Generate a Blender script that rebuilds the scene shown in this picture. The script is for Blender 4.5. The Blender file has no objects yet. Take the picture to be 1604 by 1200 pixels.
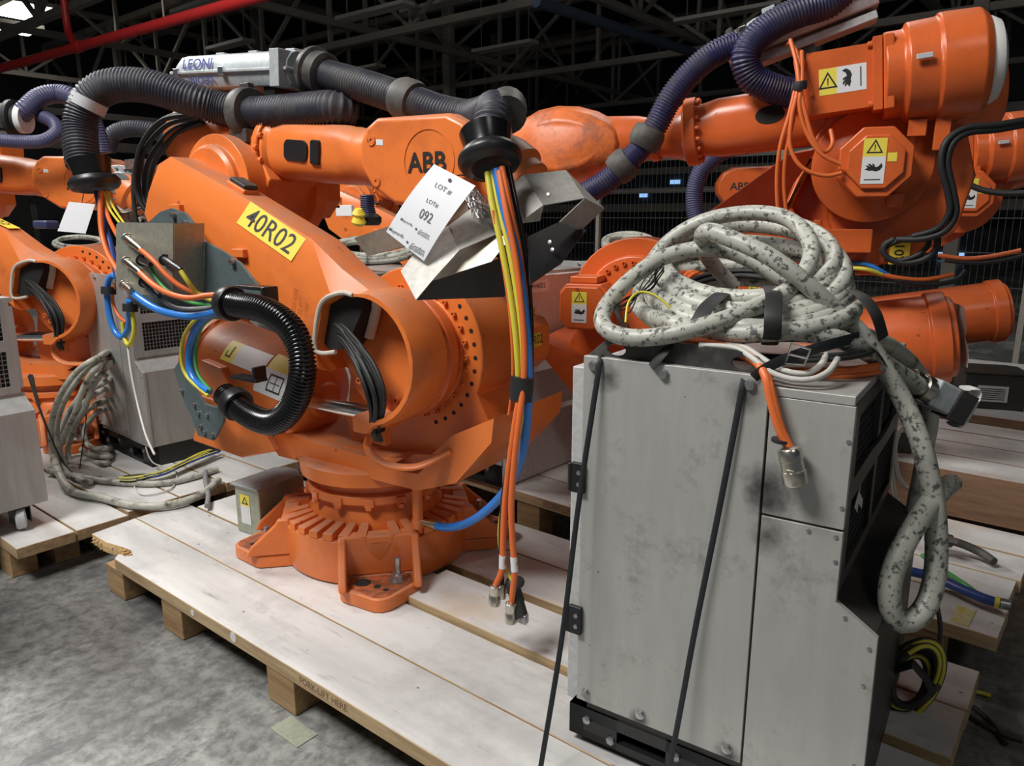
import bpy, bmesh, math, random
from mathutils import Vector, Matrix
R = math.radians
S = bpy.context.scene
COL = S.collection
random.seed(7)

# ------------------------------------------------------------------ camera
CAM_H, FOC, PITCH, YAW = 1.45, 1163.0, R(12.6), R(38.6)
cam_d = bpy.data.cameras.new('camera')
cam = bpy.data.objects.new('camera', cam_d)
COL.objects.link(cam)
cam_d.sensor_width = 36.0
cam_d.lens = 36.0 * FOC / 1604.0
cam_d.clip_start, cam_d.clip_end = 0.05, 200
cam.location = (0, 0, CAM_H)
cam.rotation_euler = (math.pi / 2 - PITCH, 0, YAW)
S.camera = cam

# ------------------------------------------------------------------ exposure and world
S.view_settings.view_transform = 'Standard'
S.view_settings.look = 'None'
S.view_settings.gamma = 1.0
S.view_settings.use_curve_mapping = False
S.view_settings.exposure = 0.0
W = bpy.data.worlds.new('world'); S.world = W; W.use_nodes = True
W.node_tree.nodes['Background'].inputs[0].default_value = (0.75, 0.87, 1.0, 1)
W.node_tree.nodes['Background'].inputs[1].default_value = 0.115

def area(name, loc, target, sx, sy, power, col=(1, 0.97, 0.93)):
    l = bpy.data.lights.new(name, 'AREA'); l.shape = 'RECTANGLE'
    l.size, l.size_y, l.energy, l.color = sx, sy, power, col
    o = bpy.data.objects.new(name, l); COL.objects.link(o)
    o.location = loc
    o.rotation_euler = (Vector(target) - Vector(loc)).to_track_quat('-Z', 'Y').to_euler()
    return o
# ceiling lamps of the hall (the nearest one hangs behind the photographer's left shoulder)
area('hall_lamp_near', (-2.6, -1.5, 5.6), (-2.0, 1.9, 0.6), 2.2, 1.4, 395, (1, .985, .96))
area('hall_lamp_left', (-7.5, 1.0, 5.8), (-4.0, 2.0, 0.3), 1.8, 1.2, 290, (1, .985, .96))
area('hall_lamp_back', (-2.6, 6.5, 5.8), (-2.0, 4.2, 0.6), 1.8, 1.2, 70)
area('hall_lamp_right', (2.8, -0.8, 5.8), (0.5, 2.0, 0.6), 1.5, 0.9, 34)

# ------------------------------------------------------------------ helpers
def ray(px, py):
    x, y = px - 802.0, py - 600.0
    fw = FOC * math.cos(PITCH) - y * math.sin(PITCH)
    dn = y * math.cos(PITCH) + FOC * math.sin(PITCH)
    c, s = math.cos(YAW), math.sin(YAW)
    return Vector((x * c - fw * s, x * s + fw * c, -dn))
ORG = Vector((0, 0, CAM_H))
def at_z(px, py, z):
    r = ray(px, py); return ORG + r * ((z - CAM_H) / r.z)
def at_y(px, py, y):
    r = ray(px, py); return ORG + r * (y / r.y)
def at_x(px, py, x):
    r = ray(px, py); return ORG + r * (x / r.x)

class Frame:
    """a turned frame standing somewhere in the hall"""
    def __init__(s, x, y, z, deg):
        s.M = Matrix.Translation((x, y, z)) @ Matrix.Rotation(R(deg), 4, 'Z'); s.I = s.M.inverted()
        s.x, s.y, s.z, s.deg = x, y, z, deg
    def at(s, px, py, y=None, x=None, z=None):
        """point of the local plane y (or x, z) that a direction meets, in local coordinates"""
        o = s.I @ ORG; r = s.I.to_3x3() @ ray(px, py)
        if y is not None: t = (y - o.y) / r.y
        elif x is not None: t = (x - o.x) / r.x
        else: t = (z - o.z) / r.z
        return o + r * t
    def w(s, p): return s.M @ Vector(p)

def catmull(pts, step=0.02, closed=False):
    P = [Vector(p) for p in pts]; n = len(P); out = []
    rng = n if closed else n - 1
    for i in range(rng):
        if closed: a, b, c, d = P[(i-1) % n], P[i], P[(i+1) % n], P[(i+2) % n]
        else: a, b, c, d = P[max(i-1, 0)], P[i], P[i+1], P[min(i+2, n-1)]
        k = max(2, int((c - b).length / step))
        for j in range(k):
            t = j / k
            out.append(0.5 * ((2*b) + (c - a)*t + (2*a - 5*b + 4*c - d)*t*t + (3*b - a - 3*c + d)*t**3))
    if not closed: out.append(P[-1].copy())
    return out
def resample(pts, step):
    L = [0.0]
    for a, b in zip(pts, pts[1:]): L.append(L[-1] + (b - a).length)
    n = max(2, int(round(L[-1] / step))); out = []; j = 0
    for i in range(n + 1):
        s = L[-1] * i / n
        while j < len(L) - 2 and L[j+1] < s: j += 1
        d = L[j+1] - L[j]
        out.append(pts[j].lerp(pts[j+1], 0 if d < 1e-9 else min(1, (s - L[j]) / d)))
    return out

_txt = {}
def text_mesh(s, bold=0.0):
    if (s, bold) in _txt: return _txt[(s, bold)]
    c = bpy.data.curves.new('t', 'FONT'); c.body = s; c.size = 1; c.align_x = 'CENTER'; c.align_y = 'CENTER'
    c.offset = bold; c.resolution_u = 3
    o = bpy.data.objects.new('t', c); COL.objects.link(o)
    dg = bpy.context.evaluated_depsgraph_get()
    m = bpy.data.meshes.new_from_object(o.evaluated_get(dg))
    vs = [v.co.copy() for v in m.vertices]; fs = [tuple(p.vertices) for p in m.polygons]
    bpy.data.objects.remove(o); bpy.data.curves.remove(c); bpy.data.meshes.remove(m)
    _txt[(s, bold)] = (vs, fs); return vs, fs

class MB:
    def __init__(s): s.v = []; s.f = []; s.m = []
    def add(s, vs, fs, mat=0, M=None):
        b = len(s.v)
        s.v += [(M @ Vector(p)) if M is not None else Vector(p) for p in vs]
        s.f += [tuple(i + b for i in f) for f in fs]; s.m += [mat] * len(fs)
        return s
    def box(s, c, d, mat=0, M=None, side=None):
        x, y, z = d[0]/2, d[1]/2, d[2]/2; c = Vector(c)
        vs = [c + Vector(p) for p in ((-x,-y,-z),(x,-y,-z),(x,y,-z),(-x,y,-z),(-x,-y,z),(x,-y,z),(x,y,z),(-x,y,z))]
        s.add(vs, [(0,3,2,1)], mat if side is None else side, M); b = len(s.v) - 8
        fs = [(0,1,5,4),(1,2,6,5),(2,3,7,6),(3,0,4,7)]
        s.f += [tuple(i + b for i in f) for f in fs]; s.m += [mat if side is None else side] * 4
        s.f.append(tuple(i + b for i in (4,5,6,7))); s.m.append(mat)
        return s
    def loft(s, rings, mat=0, M=None, cap=True, close=False):
        n = len(rings[0]); vs = [p for r in rings for p in r]; fs = []
        k = len(rings)
        for i in range(k if close else k - 1):
            j = (i + 1) % k
            for a in range(n):
                b = (a + 1) % n
                fs.append((i*n + a, i*n + b, j*n + b, j*n + a))
        if cap and not close:
            fs.append(tuple(reversed(range(n)))); fs.append(tuple((k-1)*n + a for a in range(n)))
        return s.add(vs, fs, mat, M)
    def prism(s, poly, a, b, axis='y', mat=0, M=None):
        def P(p, t):
            return Vector((p[0], t, p[1])) if axis == 'y' else Vector((t, p[0], p[1])) if axis == 'x' else Vector((p[0], p[1], t))
        return s.loft([[P(p, a) for p in poly], [P(p, b) for p in poly]], mat, M)
    def lathe(s, prof, o=(0,0,0), d=(0,0,1), seg=32, mat=0, M=None, hollow=False):
        """prof: (radius, distance along d)"""
        d = Vector(d).normalized(); o = Vector(o)
        u = d.orthogonal().normalized(); w = d.cross(u); rings = []
        for r, t in prof:
            r = max(r, 1e-4)
            rings.append([o + d*t + (u*math.cos(2*math.pi*k/seg) + w*math.sin(2*math.pi*k/seg))*r for k in range(seg)])
        return s.loft(rings, mat, M, close=hollow)
    def cyl(s, a, b, r, seg=16, mat=0, M=None, r2=None):
        a, b = Vector(a), Vector(b)
        return s.lathe([(r, 0), (r if r2 is None else r2, (b - a).length)], a, b - a, seg, mat, M)
    def tube(s, pts, r, seg=8, mat=0, M=None, closed=False, flat=None):
        pts = [Vector(p) for p in pts]; n = len(pts)
        t0 = (pts[1] - pts[0]).normalized(); u = t0.orthogonal().normalized()
        if flat is not None:
            u = (Vector(flat) - t0 * Vector(flat).dot(t0)).normalized()
        rings = []
        for i in range(n):
            if closed: t = (pts[(i+1) % n] - pts[i-1]).normalized()
            else: t = (pts[min(i+1, n-1)] - pts[max(i-1, 0)]).normalized()
            u = (u - t * u.dot(t)).normalized(); w = t.cross(u)
            rr = r(i / (n - 1), i) if callable(r) else r
            ra, rb = rr if isinstance(rr, tuple) else (rr, rr)
            rings.append([pts[i] + u*math.cos(2*math.pi*k/seg)*ra + w*math.sin(2*math.pi*k/seg)*rb for k in range(seg)])
        return s.loft(rings, mat, M, close=closed)
    def text(s, txt, o, x, y, size, mat=0, bold=0.0, sx=1.0, M=None, slant=0):
        vs, fs = text_mesh(txt, bold); x, y, o = Vector(x).normalized(), Vector(y).normalized(), Vector(o)
        return s.add([o + x*(p.x*sx + slant*p.y)*size + y*p.y*size for p in vs], fs, mat, M)
    def build(s, name, mats, parent=None, bevel=0, seg=2, M=None, ang=38, label=None, kind=None):
        me = bpy.data.meshes.new(name); me.from_pydata([tuple(p) for p in s.v], [], s.f)
        if not isinstance(mats, (list, tuple)): mats = [mats]
        for m in mats: me.materials.append(MAT[m])
        for p, i in zip(me.polygons, s.m): p.material_index = i
        bm = bmesh.new(); bm.from_mesh(me); bmesh.ops.recalc_face_normals(bm, faces=bm.faces); bm.to_mesh(me); bm.free()
        for p in me.polygons: p.use_smooth = True
        me.set_sharp_from_angle(angle=R(ang))
        o = bpy.data.objects.new(name, me); COL.objects.link(o)
        if bevel:
            b = o.modifiers.new('bevel', 'BEVEL'); b.width = bevel; b.segments = seg; b.limit_method = 'ANGLE'
            b.angle_limit = R(35); b.harden_normals = True
        if parent is not None: o.parent = parent
        if M is not None: o.matrix_local = M
        if label: o['label'] = label
        if kind: o['kind'] = kind
        return o

def thing(name, label, cat, frame=None, group=None):
    o = bpy.data.objects.new(name, None); COL.objects.link(o); o.empty_display_size = 0.1
    if frame is not None: o.matrix_world = frame.M if isinstance(frame, Frame) else frame
    o['label'] = label; o['category'] = cat
    if group: o['group'] = group
    return o
def tag(o, label, cat, group=None):
    o['label'] = label; o['category'] = cat
    if group: o['group'] = group
    return o
def boolean(o, cutters, op='DIFFERENCE'):
    """bake boolean cuts into the object's mesh"""
    tmp = []
    bpy.context.view_layer.update()
    for c in cutters:
        me = bpy.data.meshes.new('cut'); me.from_pydata([tuple(p) for p in c.v], [], c.f)
        bm = bmesh.new(); bm.from_mesh(me); bmesh.ops.recalc_face_normals(bm, faces=bm.faces); bm.to_mesh(me); bm.free()
        q = bpy.data.objects.new('cut', me); COL.objects.link(q); tmp.append(q)
        q.matrix_world = o.matrix_world
        m = o.modifiers.new('b', 'BOOLEAN'); m.object = q; m.operation = op; m.solver = 'EXACT'
    bv = [m for m in o.modifiers if m.type == 'BEVEL']
    pr = [(m.width, m.segments) for m in bv]
    for m in bv: o.modifiers.remove(m)
    bpy.context.view_layer.update()
    dg = bpy.context.evaluated_depsgraph_get()
    me = bpy.data.meshes.new_from_object(o.evaluated_get(dg)); me.name = o.name
    o.modifiers.clear(); o.data = me
    for p in me.polygons: p.use_smooth = True
    me.set_sharp_from_angle(angle=R(38))
    for q in tmp: bpy.data.objects.remove(q)
    for w, sg in pr:
        b = o.modifiers.new('bevel', 'BEVEL'); b.width = w; b.segments = sg; b.limit_method = 'ANGLE'; b.angle_limit = R(35); b.harden_normals = True
def copy_tree(o, parent=None):
    c = o.copy(); COL.objects.link(c)
    if parent is not None: c.parent = parent
    for ch in list(o.children): copy_tree(ch, c)
    return c
def circle(cx, cz, r, n, a0=0, a1=360):
    full = abs(a1 - a0) >= 360
    return [(cx + r*math.cos(R(a0 + (a1-a0)*k/(n if full else n-1))), cz + r*math.sin(R(a0 + (a1-a0)*k/(n if full else n-1)))) for k in range(n)]

# ------------------------------------------------------------------ materials
MAT = {}
def mat(name, col, rough=0.5, metal=0.0, **k):
    m = bpy.data.materials.new(name); m.use_nodes = True; MAT[name] = m
    nt = m.node_tree; b = nt.nodes['Principled BSDF']
    b.inputs['Base Color'].default_value = (*col, 1); b.inputs['Roughness'].default_value = rough
    b.inputs['Metallic'].default_value = metal
    if k.get('emit'):
        b.inputs['Emission Color'].default_value = (*k.get('ecol', col), 1); b.inputs['Emission Strength'].default_value = k['emit']
    if k.get('coat'): b.inputs['Coat Weight'].default_value = k['coat']; b.inputs['Coat Roughness'].default_value = 0.15
    return m, nt, b
def N(nt, t, **k):
    n = nt.nodes.new(t)
    for a, v in k.items():
        if a.startswith('i_'):
            key = a[2:]; key = int(key) if key.isdigit() else key
            n.inputs[key].default_value = v
        else: setattr(n, a, v)
    return n
def noise(nt, scale, detail=4, rough=0.6, coord='Object', stretch=None):
    tc = N(nt, 'ShaderNodeTexCoord'); mp = N(nt, 'ShaderNodeMapping')
    if stretch: mp.inputs['Scale'].default_value = stretch
    nt.links.new(tc.outputs[coord], mp.inputs[0])
    n = N(nt, 'ShaderNodeTexNoise'); n.inputs['Scale'].default_value = scale; n.inputs['Detail'].default_value = detail
    n.inputs['Roughness'].default_value = rough
    nt.links.new(mp.outputs[0], n.inputs['Vector']); return n
def ramp(nt, src, stops):
    r = N(nt, 'ShaderNodeValToRGB'); e = r.color_ramp.elements
    while len(e) < len(stops): e.new(0.5)
    for i, (p, c) in enumerate(stops):
        e[i].position = p; e[i].color = (c, c, c, 1) if isinstance(c, (int, float)) else (*c, 1)
    nt.links.new(src, r.inputs[0]); return r
def mix(nt, fac, a, b, mode='MIX'):
    m = N(nt, 'ShaderNodeMix', data_type='RGBA', blend_type=mode)
    for s, v in ((0, fac), (6, a), (7, b)):
        if isinstance(v, bpy.types.NodeSocket): nt.links.new(v, m.inputs[s])
        elif isinstance(v, tuple): m.inputs[s].default_value = (*v, 1)
        else: m.inputs[s].default_value = v
    return m.outputs[2]
def bump(nt, b, src, strength=0.2, dist=0.002):
    bp = N(nt, 'ShaderNodeBump'); bp.inputs['Strength'].default_value = strength; bp.inputs['Distance'].default_value = dist
    nt.links.new(src, bp.inputs['Height']); nt.links.new(bp.outputs[0], b.inputs['Normal'])

def stained(name, col, dirt, rough=0.5, metal=0.0, scale=6, lo=0.5, hi=0.75, fine=60, stretch=None, bstr=0.05, coord='Object', amt=1.0, **k):
    """a coat of colour with blotches of dirt and a fine grain"""
    m, nt, b = mat(name, col, rough, metal, **k)
    n = noise(nt, scale, 6, 0.65, coord, stretch); r = ramp(nt, n.outputs[0], [(lo, 0.0), (hi, amt)])
    f = noise(nt, fine, 3, 0.6, coord, stretch); fr = ramp(nt, f.outputs[0], [(0.3, 0.86), (0.7, 1.1)])
    c = mix(nt, r.outputs[0], col, dirt); c2 = mix(nt, 1.0, c, fr.outputs[0], 'MULTIPLY')
    nt.links.new(c2, b.inputs['Base Color'])
    rr = N(nt, 'ShaderNodeMapRange'); rr.inputs['To Min'].default_value = rough; rr.inputs['To Max'].default_value = min(1, rough + 0.25)
    nt.links.new(r.outputs[0], rr.inputs[0]); nt.links.new(rr.outputs[0], b.inputs['Roughness'])
    if bstr: bump(nt, b, f.outputs[0], bstr, 0.003)
    return m, nt, b

def orange(name, col, dusty=0.75):
    """painted casting, dust lies on what faces up, grime in blotches"""
    m, nt, b = mat(name, col, 0.35)
    n = noise(nt, 3.5, 7, 0.65); g = ramp(nt, n.outputs[0], [(0.5, 0.0), (0.82, 0.75)])
    geo = N(nt, 'ShaderNodeNewGeometry'); sp = N(nt, 'ShaderNodeSeparateXYZ'); nt.links.new(geo.outputs['Normal'], sp.inputs[0])
    up = ramp(nt, sp.outputs['Z'], [(0.35, 0.0), (0.95, dusty)])
    n2 = noise(nt, 9, 5, 0.6); d2 = ramp(nt, n2.outputs[0], [(0.32, 0.35), (0.65, 1.0)])
    mul = N(nt, 'ShaderNodeMath', operation='MULTIPLY'); nt.links.new(up.outputs[0], mul.inputs[0]); nt.links.new(d2.outputs[0], mul.inputs[1])
    grime = (col[0]*0.42, col[1]*0.42, col[2]*0.8)
    c = mix(nt, g.outputs[0], col, grime); c = mix(nt, mul.outputs[0], c, (0.36, 0.20, 0.13))
    sc = noise(nt, 14, 2, 0.4, stretch=(1, 5, 1)); sr = ramp(nt, sc.outputs[0], [(0.74, 0.0), (0.77, 0.6)])
    c = mix(nt, sr.outputs[0], c, (0.10, 0.035, 0.015))
    nt.links.new(c, b.inputs['Base Color'])
    rr = N(nt, 'ShaderNodeMapRange'); rr.inputs['To Min'].default_value = 0.3; rr.inputs['To Max'].default_value = 0.75
    nt.links.new(mul.outputs[0], rr.inputs[0]); nt.links.new(rr.outputs[0], b.inputs['Roughness'])
    f = noise(nt, 120, 2, 0.5); bump(nt, b, f.outputs[0], 0.12, 0.001)
    return m
orange('orange_paint', (0.78, 0.195, 0.040))
orange('orange_worn', (0.66, 0.135, 0.026), 0.35)
orange('orange_deep', (0.66, 0.125, 0.026), 0.25)
stained('orange_scuffed', (0.72, 0.17, 0.04), (0.07, 0.045, 0.04), 0.4, scale=5, lo=0.50, hi=0.66, amt=0.8)
stained('worn_rust', (0.20, 0.06, 0.025), (0.42, 0.10, 0.03), 0.55, scale=22, lo=.45, hi=.6)
mat('black_plastic', (0.012, 0.012, 0.013), 0.38)
mat('black_gloss', (0.008, 0.008, 0.009), 0.22)
mat('black_rubber', (0.015, 0.015, 0.015), 0.6)
stained('black_dusty', (0.035, 0.033, 0.032), (0.13, 0.115, 0.10), 0.5, scale=10, lo=0.45, hi=0.8)
stained('hose_navy', (0.024, 0.024, 0.038), (0.075, 0.068, 0.06), 0.5, scale=9, lo=0.45, hi=0.8)
stained('hose_blue', (0.018, 0.017, 0.070), (0.05, 0.045, 0.05), 0.42, scale=8, lo=0.45, hi=0.8)
mat('hose_black', (0.006, 0.006, 0.007), 0.2)
mat('hose_violet', (0.055, 0.055, 0.12), 0.5)
stained('grey_collar', (0.05, 0.048, 0.045), (0.14, 0.12, 0.10), 0.55, scale=12, lo=0.4, hi=0.8)
stained('light_grey_alu', (0.46, 0.50, 0.52), (0.23, 0.23, 0.23), 0.45, 0.15, scale=5, lo=0.4, hi=0.8)
mat('white_plastic', (0.75, 0.74, 0.70), 0.4)
mat('blue_print', (0.06, 0.07, 0.25), 0.5)
stained('grey_plate', (0.09, 0.12, 0.125), (0.07, 0.085, 0.085), 0.42, scale=4)
stained('steel_plate', (0.42, 0.40, 0.33), (0.28, 0.26, 0.21), 0.38, 0.5, scale=5, lo=0.35, hi=0.8)
stained('sheet_metal', (0.40, 0.385, 0.36), (0.25, 0.23, 0.20), 0.5, 0.45, scale=4, lo=0.35, hi=0.85)
mat('chrome', (0.75, 0.74, 0.72), 0.18, 1.0)
stained('zinc', (0.45, 0.45, 0.45), (0.2, 0.2, 0.2), 0.35, 0.9, scale=40)
mat('nickel', (0.62, 0.58, 0.50), 0.28, 1.0)
mat('brass', (0.5, 0.40, 0.25), 0.35, 1.0)
mat('yellow_label', (0.85, 0.62, 0.045), 0.5)
mat('yellow_sign', (0.80, 0.66, 0.08), 0.5)
mat('white_sign', (0.72, 0.72, 0.72), 0.5)
mat('paper', (0.86, 0.87, 0.90), 0.6)
mat('ink', (0.012, 0.012, 0.012), 0.6)
mat('grey_ink', (0.15, 0.15, 0.16), 0.6)
mat('red_ink', (0.6, 0.03, 0.02), 0.5)
mat('cream_trim', (0.55, 0.50, 0.42), 0.5)
mat('orange_cable', (0.70, 0.15, 0.035), 0.42)
mat('yellow_cable', (0.62, 0.55, 0.05), 0.45)
mat('blue_hose', (0.03, 0.19, 0.60), 0.28)
mat('dark_blue_hose', (0.02, 0.05, 0.20), 0.4)
mat('dull_blue', (0.035, 0.05, 0.08), 0.6)
mat('green_cable', (0.06, 0.32, 0.08), 0.45)
mat('grey_cable', (0.22, 0.22, 0.22), 0.5)
mat('pale_cable', (0.55, 0.53, 0.48), 0.5)
stained('scuffed_cable', (0.43, 0.43, 0.375), (0.03, 0.03, 0.026), 0.42, scale=70, lo=0.53, hi=0.60, stretch=(1, .6, 1), fine=14, amt=0.85)
stained('scuffed_cable_far', (0.42, 0.42, 0.36), (0.06, 0.06, 0.05), 0.5, scale=16, lo=0.5, hi=0.66)
mat('strap', (0.018, 0.02, 0.023), 0.6)
mat('lamp_panel', (1, 1, 1), 0.5, emit=14.0, ecol=(1, 0.98, 0.93))
mat('window_glow', (0.3, 0.5, 0.9), 0.5, emit=1.0, ecol=(0.32, 0.56, 0.95))
mat('red_pipe', (0.42, 0.02, 0.02), 0.4)
stained('truss_steel', (0.26, 0.23, 0.20), (0.38, 0.31, 0.25), 0.7, scale=2)
stained('roof_deck', (0.07, 0.07, 0.072), (0.11, 0.10, 0.09), 0.8, scale=0.5)
mat('fixture_white', (0.5, 0.48, 0.42), 0.5)
stained('wall_dark', (0.04, 0.043, 0.05), (0.06, 0.06, 0.065), 0.8, scale=0.7)
mat('fence_wire', (0.05, 0.05, 0.05), 0.6, 0.3)
mat('grill_dark', (0.008, 0.008, 0.008), 0.8)
mat('blue_plastic', (0.03, 0.04, 0.10), 0.4)
mat('clear_tape', (0.5, 0.5, 0.52), 0.25)
stained('door_white', (0.50, 0.50, 0.49), (0.38, 0.36, 0.34), 0.4, scale=2)
stained('white_panel', (0.60, 0.56, 0.53), (0.50, 0.46, 0.43), 0.45, scale=2)
stained('box_green', (0.38, 0.40, 0.31), (0.26, 0.27, 0.21), 0.4, 0.3, scale=4)
stained('box_lid', (0.36, 0.37, 0.38), (0.22, 0.22, 0.22), 0.45, 0.3, scale=6)
stained('dark_box', (0.05, 0.048, 0.04), (0.03, 0.03, 0.03), 0.6, scale=4)

def cabinet_steel():
    m, nt, b = mat('brushed_steel', (0.4, 0.39, 0.36), 0.45, 0.25)
    n = noise(nt, 2.2, 5, 0.6); r = ramp(nt, n.outputs[0], [(0.35, (0.40, 0.395, 0.37)), (0.65, (0.47, 0.46, 0.43))])
    s = noise(nt, 30, 3, 0.7, stretch=(1, 1, 0.12)); sr = ramp(nt, s.outputs[0], [(0.3, 0.94), (0.7, 1.05)])
    c = mix(nt, 1.0, r.outputs[0], sr.outputs[0], 'MULTIPLY')
    g = noise(nt, 4.5, 8, 0.78); gr = ramp(nt, g.outputs[0], [(0.54, 0.0), (0.78, 0.85)])
    c = mix(nt, gr.outputs[0], c, (0.10, 0.085, 0.07))
    tc = N(nt, 'ShaderNodeTexCoord'); w = noise(nt, 16, 5, 0.7)
    for (px, pz, rad) in ((.415, .765, .055), (.418, .735, .05), (.425, .660, .040), (.06, .945, .035), (.165, .135, .03), (.375, .135, .03), (.36, .94, .04)):
        vd = N(nt, 'ShaderNodeVectorMath', operation='DISTANCE'); nt.links.new(tc.outputs['Object'], vd.inputs[0]); vd.inputs[1].default_value = (px, 0, pz)
        ad = N(nt, 'ShaderNodeMath', operation='MULTIPLY_ADD'); nt.links.new(w.outputs[0], ad.inputs[0]); ad.inputs[1].default_value = rad*1.6; nt.links.new(vd.outputs['Value'], ad.inputs[2])
        sr2 = ramp(nt, ad.outputs[0], [(rad*.75, .92), (rad*1.9, 0.0)])
        c = mix(nt, sr2.outputs[0], c, (0.03, 0.027, 0.025))
    sp = noise(nt, 45, 2, 0.5); spr = ramp(nt, sp.outputs[0], [(0.755, 0.0), (0.78, 0.9)])
    c = mix(nt, spr.outputs[0], c, (0.05, 0.04, 0.035))
    nt.links.new(c, b.inputs['Base Color'])
cabinet_steel()
stained('steel_clean', (0.42, 0.415, 0.40), (0.33, 0.32, 0.31), 0.42, 0.35, scale=3, fine=25, stretch=(1, 1, 0.15))
stained('steel_dark', (0.045, 0.042, 0.04), (0.12, 0.115, 0.11), 0.42, 0.3, scale=4, lo=0.55, hi=0.85)  # dirty black steel; the front cabinet's shadowed side has its shade in this colour

def painted_board(name, seed):
    m, nt, b = mat(name, (0.6, 0.58, 0.55), 0.5)
    st = (0.35, 2.5, 1)
    n = noise(nt, 3.0, 6, 0.6, stretch=st); n.noise_dimensions = '4D'; n.inputs['W'].default_value = seed
    r = ramp(nt, n.outputs[0], [(0.30, (0.46, 0.455, 0.44)), (0.5, (0.60, 0.59, 0.57)), (0.75, (0.70, 0.69, 0.67))])
    g = noise(nt, 2.2, 6, 0.7); g.noise_dimensions = '4D'; g.inputs['W'].default_value = seed*3
    gr = ramp(nt, g.outputs[0], [(0.48, 0.0), (0.70, 0.62)])
    c = mix(nt, gr.outputs[0], r.outputs[0], (0.27, 0.265, 0.26))
    g2 = noise(nt, 9, 6, 0.75, stretch=(0.5, 2.5, 1)); g2.noise_dimensions = '4D'; g2.inputs['W'].default_value = seed + 9
    gr2 = ramp(nt, g2.outputs[0], [(0.58, 0.0), (0.70, 0.55)])
    c = mix(nt, gr2.outputs[0], c, (0.20, 0.18, 0.16))
    t = noise(nt, 1.3, 5, 0.6); t.noise_dimensions = '4D'; t.inputs['W'].default_value = seed*5 + 1
    tr = ramp(nt, t.outputs[0], [(0.57, 0.0), (0.64, 0.65)])
    c = mix(nt, tr.outputs[0], c, (0.56, 0.43, 0.31))
    sp = noise(nt, 38, 1, 0.5); spr = ramp(nt, sp.outputs[0], [(0.77, 0.0), (0.79, 0.8)])
    c = mix(nt, spr.outputs[0], c, (0.05, 0.045, 0.04))
    nt.links.new(c, b.inputs['Base Color'])
    f = noise(nt, 20, 4, 0.6, stretch=(0.3, 4, 1)); bump(nt, b, f.outputs[0], 0.15, 0.002)
    rr = ramp(nt, n.outputs[0], [(0.3, 0.35), (0.7, 0.6)]); nt.links.new(rr.outputs[0], b.inputs['Roughness'])
for i in range(4): painted_board('painted_board_%d' % i, i*2.3)
def wood(name, a, c_):
    m, nt, b = mat(name, a, 0.65)
    w = noise(nt, 5, 6, 0.6, stretch=(0.5, 4, 6)); r = ramp(nt, w.outputs[0], [(0.3, c_), (0.6, a)])
    k = noise(nt, 60, 3, 0.6, stretch=(0.15, 1, 2)); kr = ramp(nt, k.outputs[0], [(0.3, 0.8), (0.7, 1.1)])
    nt.links.new(mix(nt, 1.0, r.outputs[0], kr.outputs[0], 'MULTIPLY'), b.inputs['Base Color']); bump(nt, b, k.outputs[0], 0.3, 0.002)
wood('raw_wood', (0.50, 0.36, 0.20), (0.33, 0.21, 0.11))
wood('split_wood', (0.62, 0.42, 0.20), (0.50, 0.30, 0.13))
wood('block_wood', (0.42, 0.27, 0.13), (0.26, 0.15, 0.07))
wood('brown_wood', (0.24, 0.135, 0.075), (0.15, 0.08, 0.045))

def floor_mat():
    m, nt, b = mat('concrete', (0.2, 0.2, 0.19), 0.35)
    n = noise(nt, 0.9, 8, 0.62); r = ramp(nt, n.outputs[0], [(0.38, (0.105, 0.105, 0.10)), (0.50, (0.20, 0.20, 0.19)), (0.62, (0.36, 0.36, 0.345))])
    f = noise(nt, 22, 6, 0.7); fr = ramp(nt, f.outputs[0], [(0.36, 0.55), (0.6, 1.2)])
    c = mix(nt, 1.0, r.outputs[0], fr.outputs[0], 'MULTIPLY')
    st = noise(nt, 7, 8, 0.8, stretch=(1, 0.4, 1)); sr = ramp(nt, st.outputs[0], [(0.54, 0.0), (0.59, 0.6)])
    c = mix(nt, sr.outputs[0], c, (0.075, 0.075, 0.075))
    nt.links.new(c, b.inputs['Base Color'])
    rr = ramp(nt, n.outputs[0], [(0.3, 0.28), (0.7, 0.55)]); nt.links.new(rr.outputs[0], b.inputs['Roughness'])
    bump(nt, b, f.outputs[0], 0.12, 0.002)
floor_mat()
# ================================================================== setting
def struct(mb, name, mats, **k):
    o = mb.build(name, mats, **k); o['kind'] = 'structure'; return o
struct(MB().box((-2, 9, -.02), (60, 50, .04)), 'floor', ['concrete'])
struct(MB().box((-2, 9, 9.6), (60, 50, .1)), 'ceiling', ['roof_deck'])
struct(MB().box((-2, 30, 4.8), (60, .2, 9.6)), 'wall_back', ['wall_dark'])
struct(MB().box((-31, 9, 4.8), (.2, 50, 9.6)), 'wall_left', ['wall_dark'])
# ================================================================== the robots
AX2 = Vector((.32, 0, .84)); AX3 = Vector((-.57, 0, 1.40))
def rotY(p, deg): return Matrix.Translation(p) @ Matrix.Rotation(R(deg), 4, 'Y') @ Matrix.Translation(-Vector(p))
def socket_bolt(mb, p, d, r=.012, h=.012, mat=0):
    d = Vector(d).normalized(); p = Vector(p)
    mb.lathe([(r, 0), (r, h), (r*.55, h), (r*.5, h*.4), (0, h*.4)], p, d, 10, mat)

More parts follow.
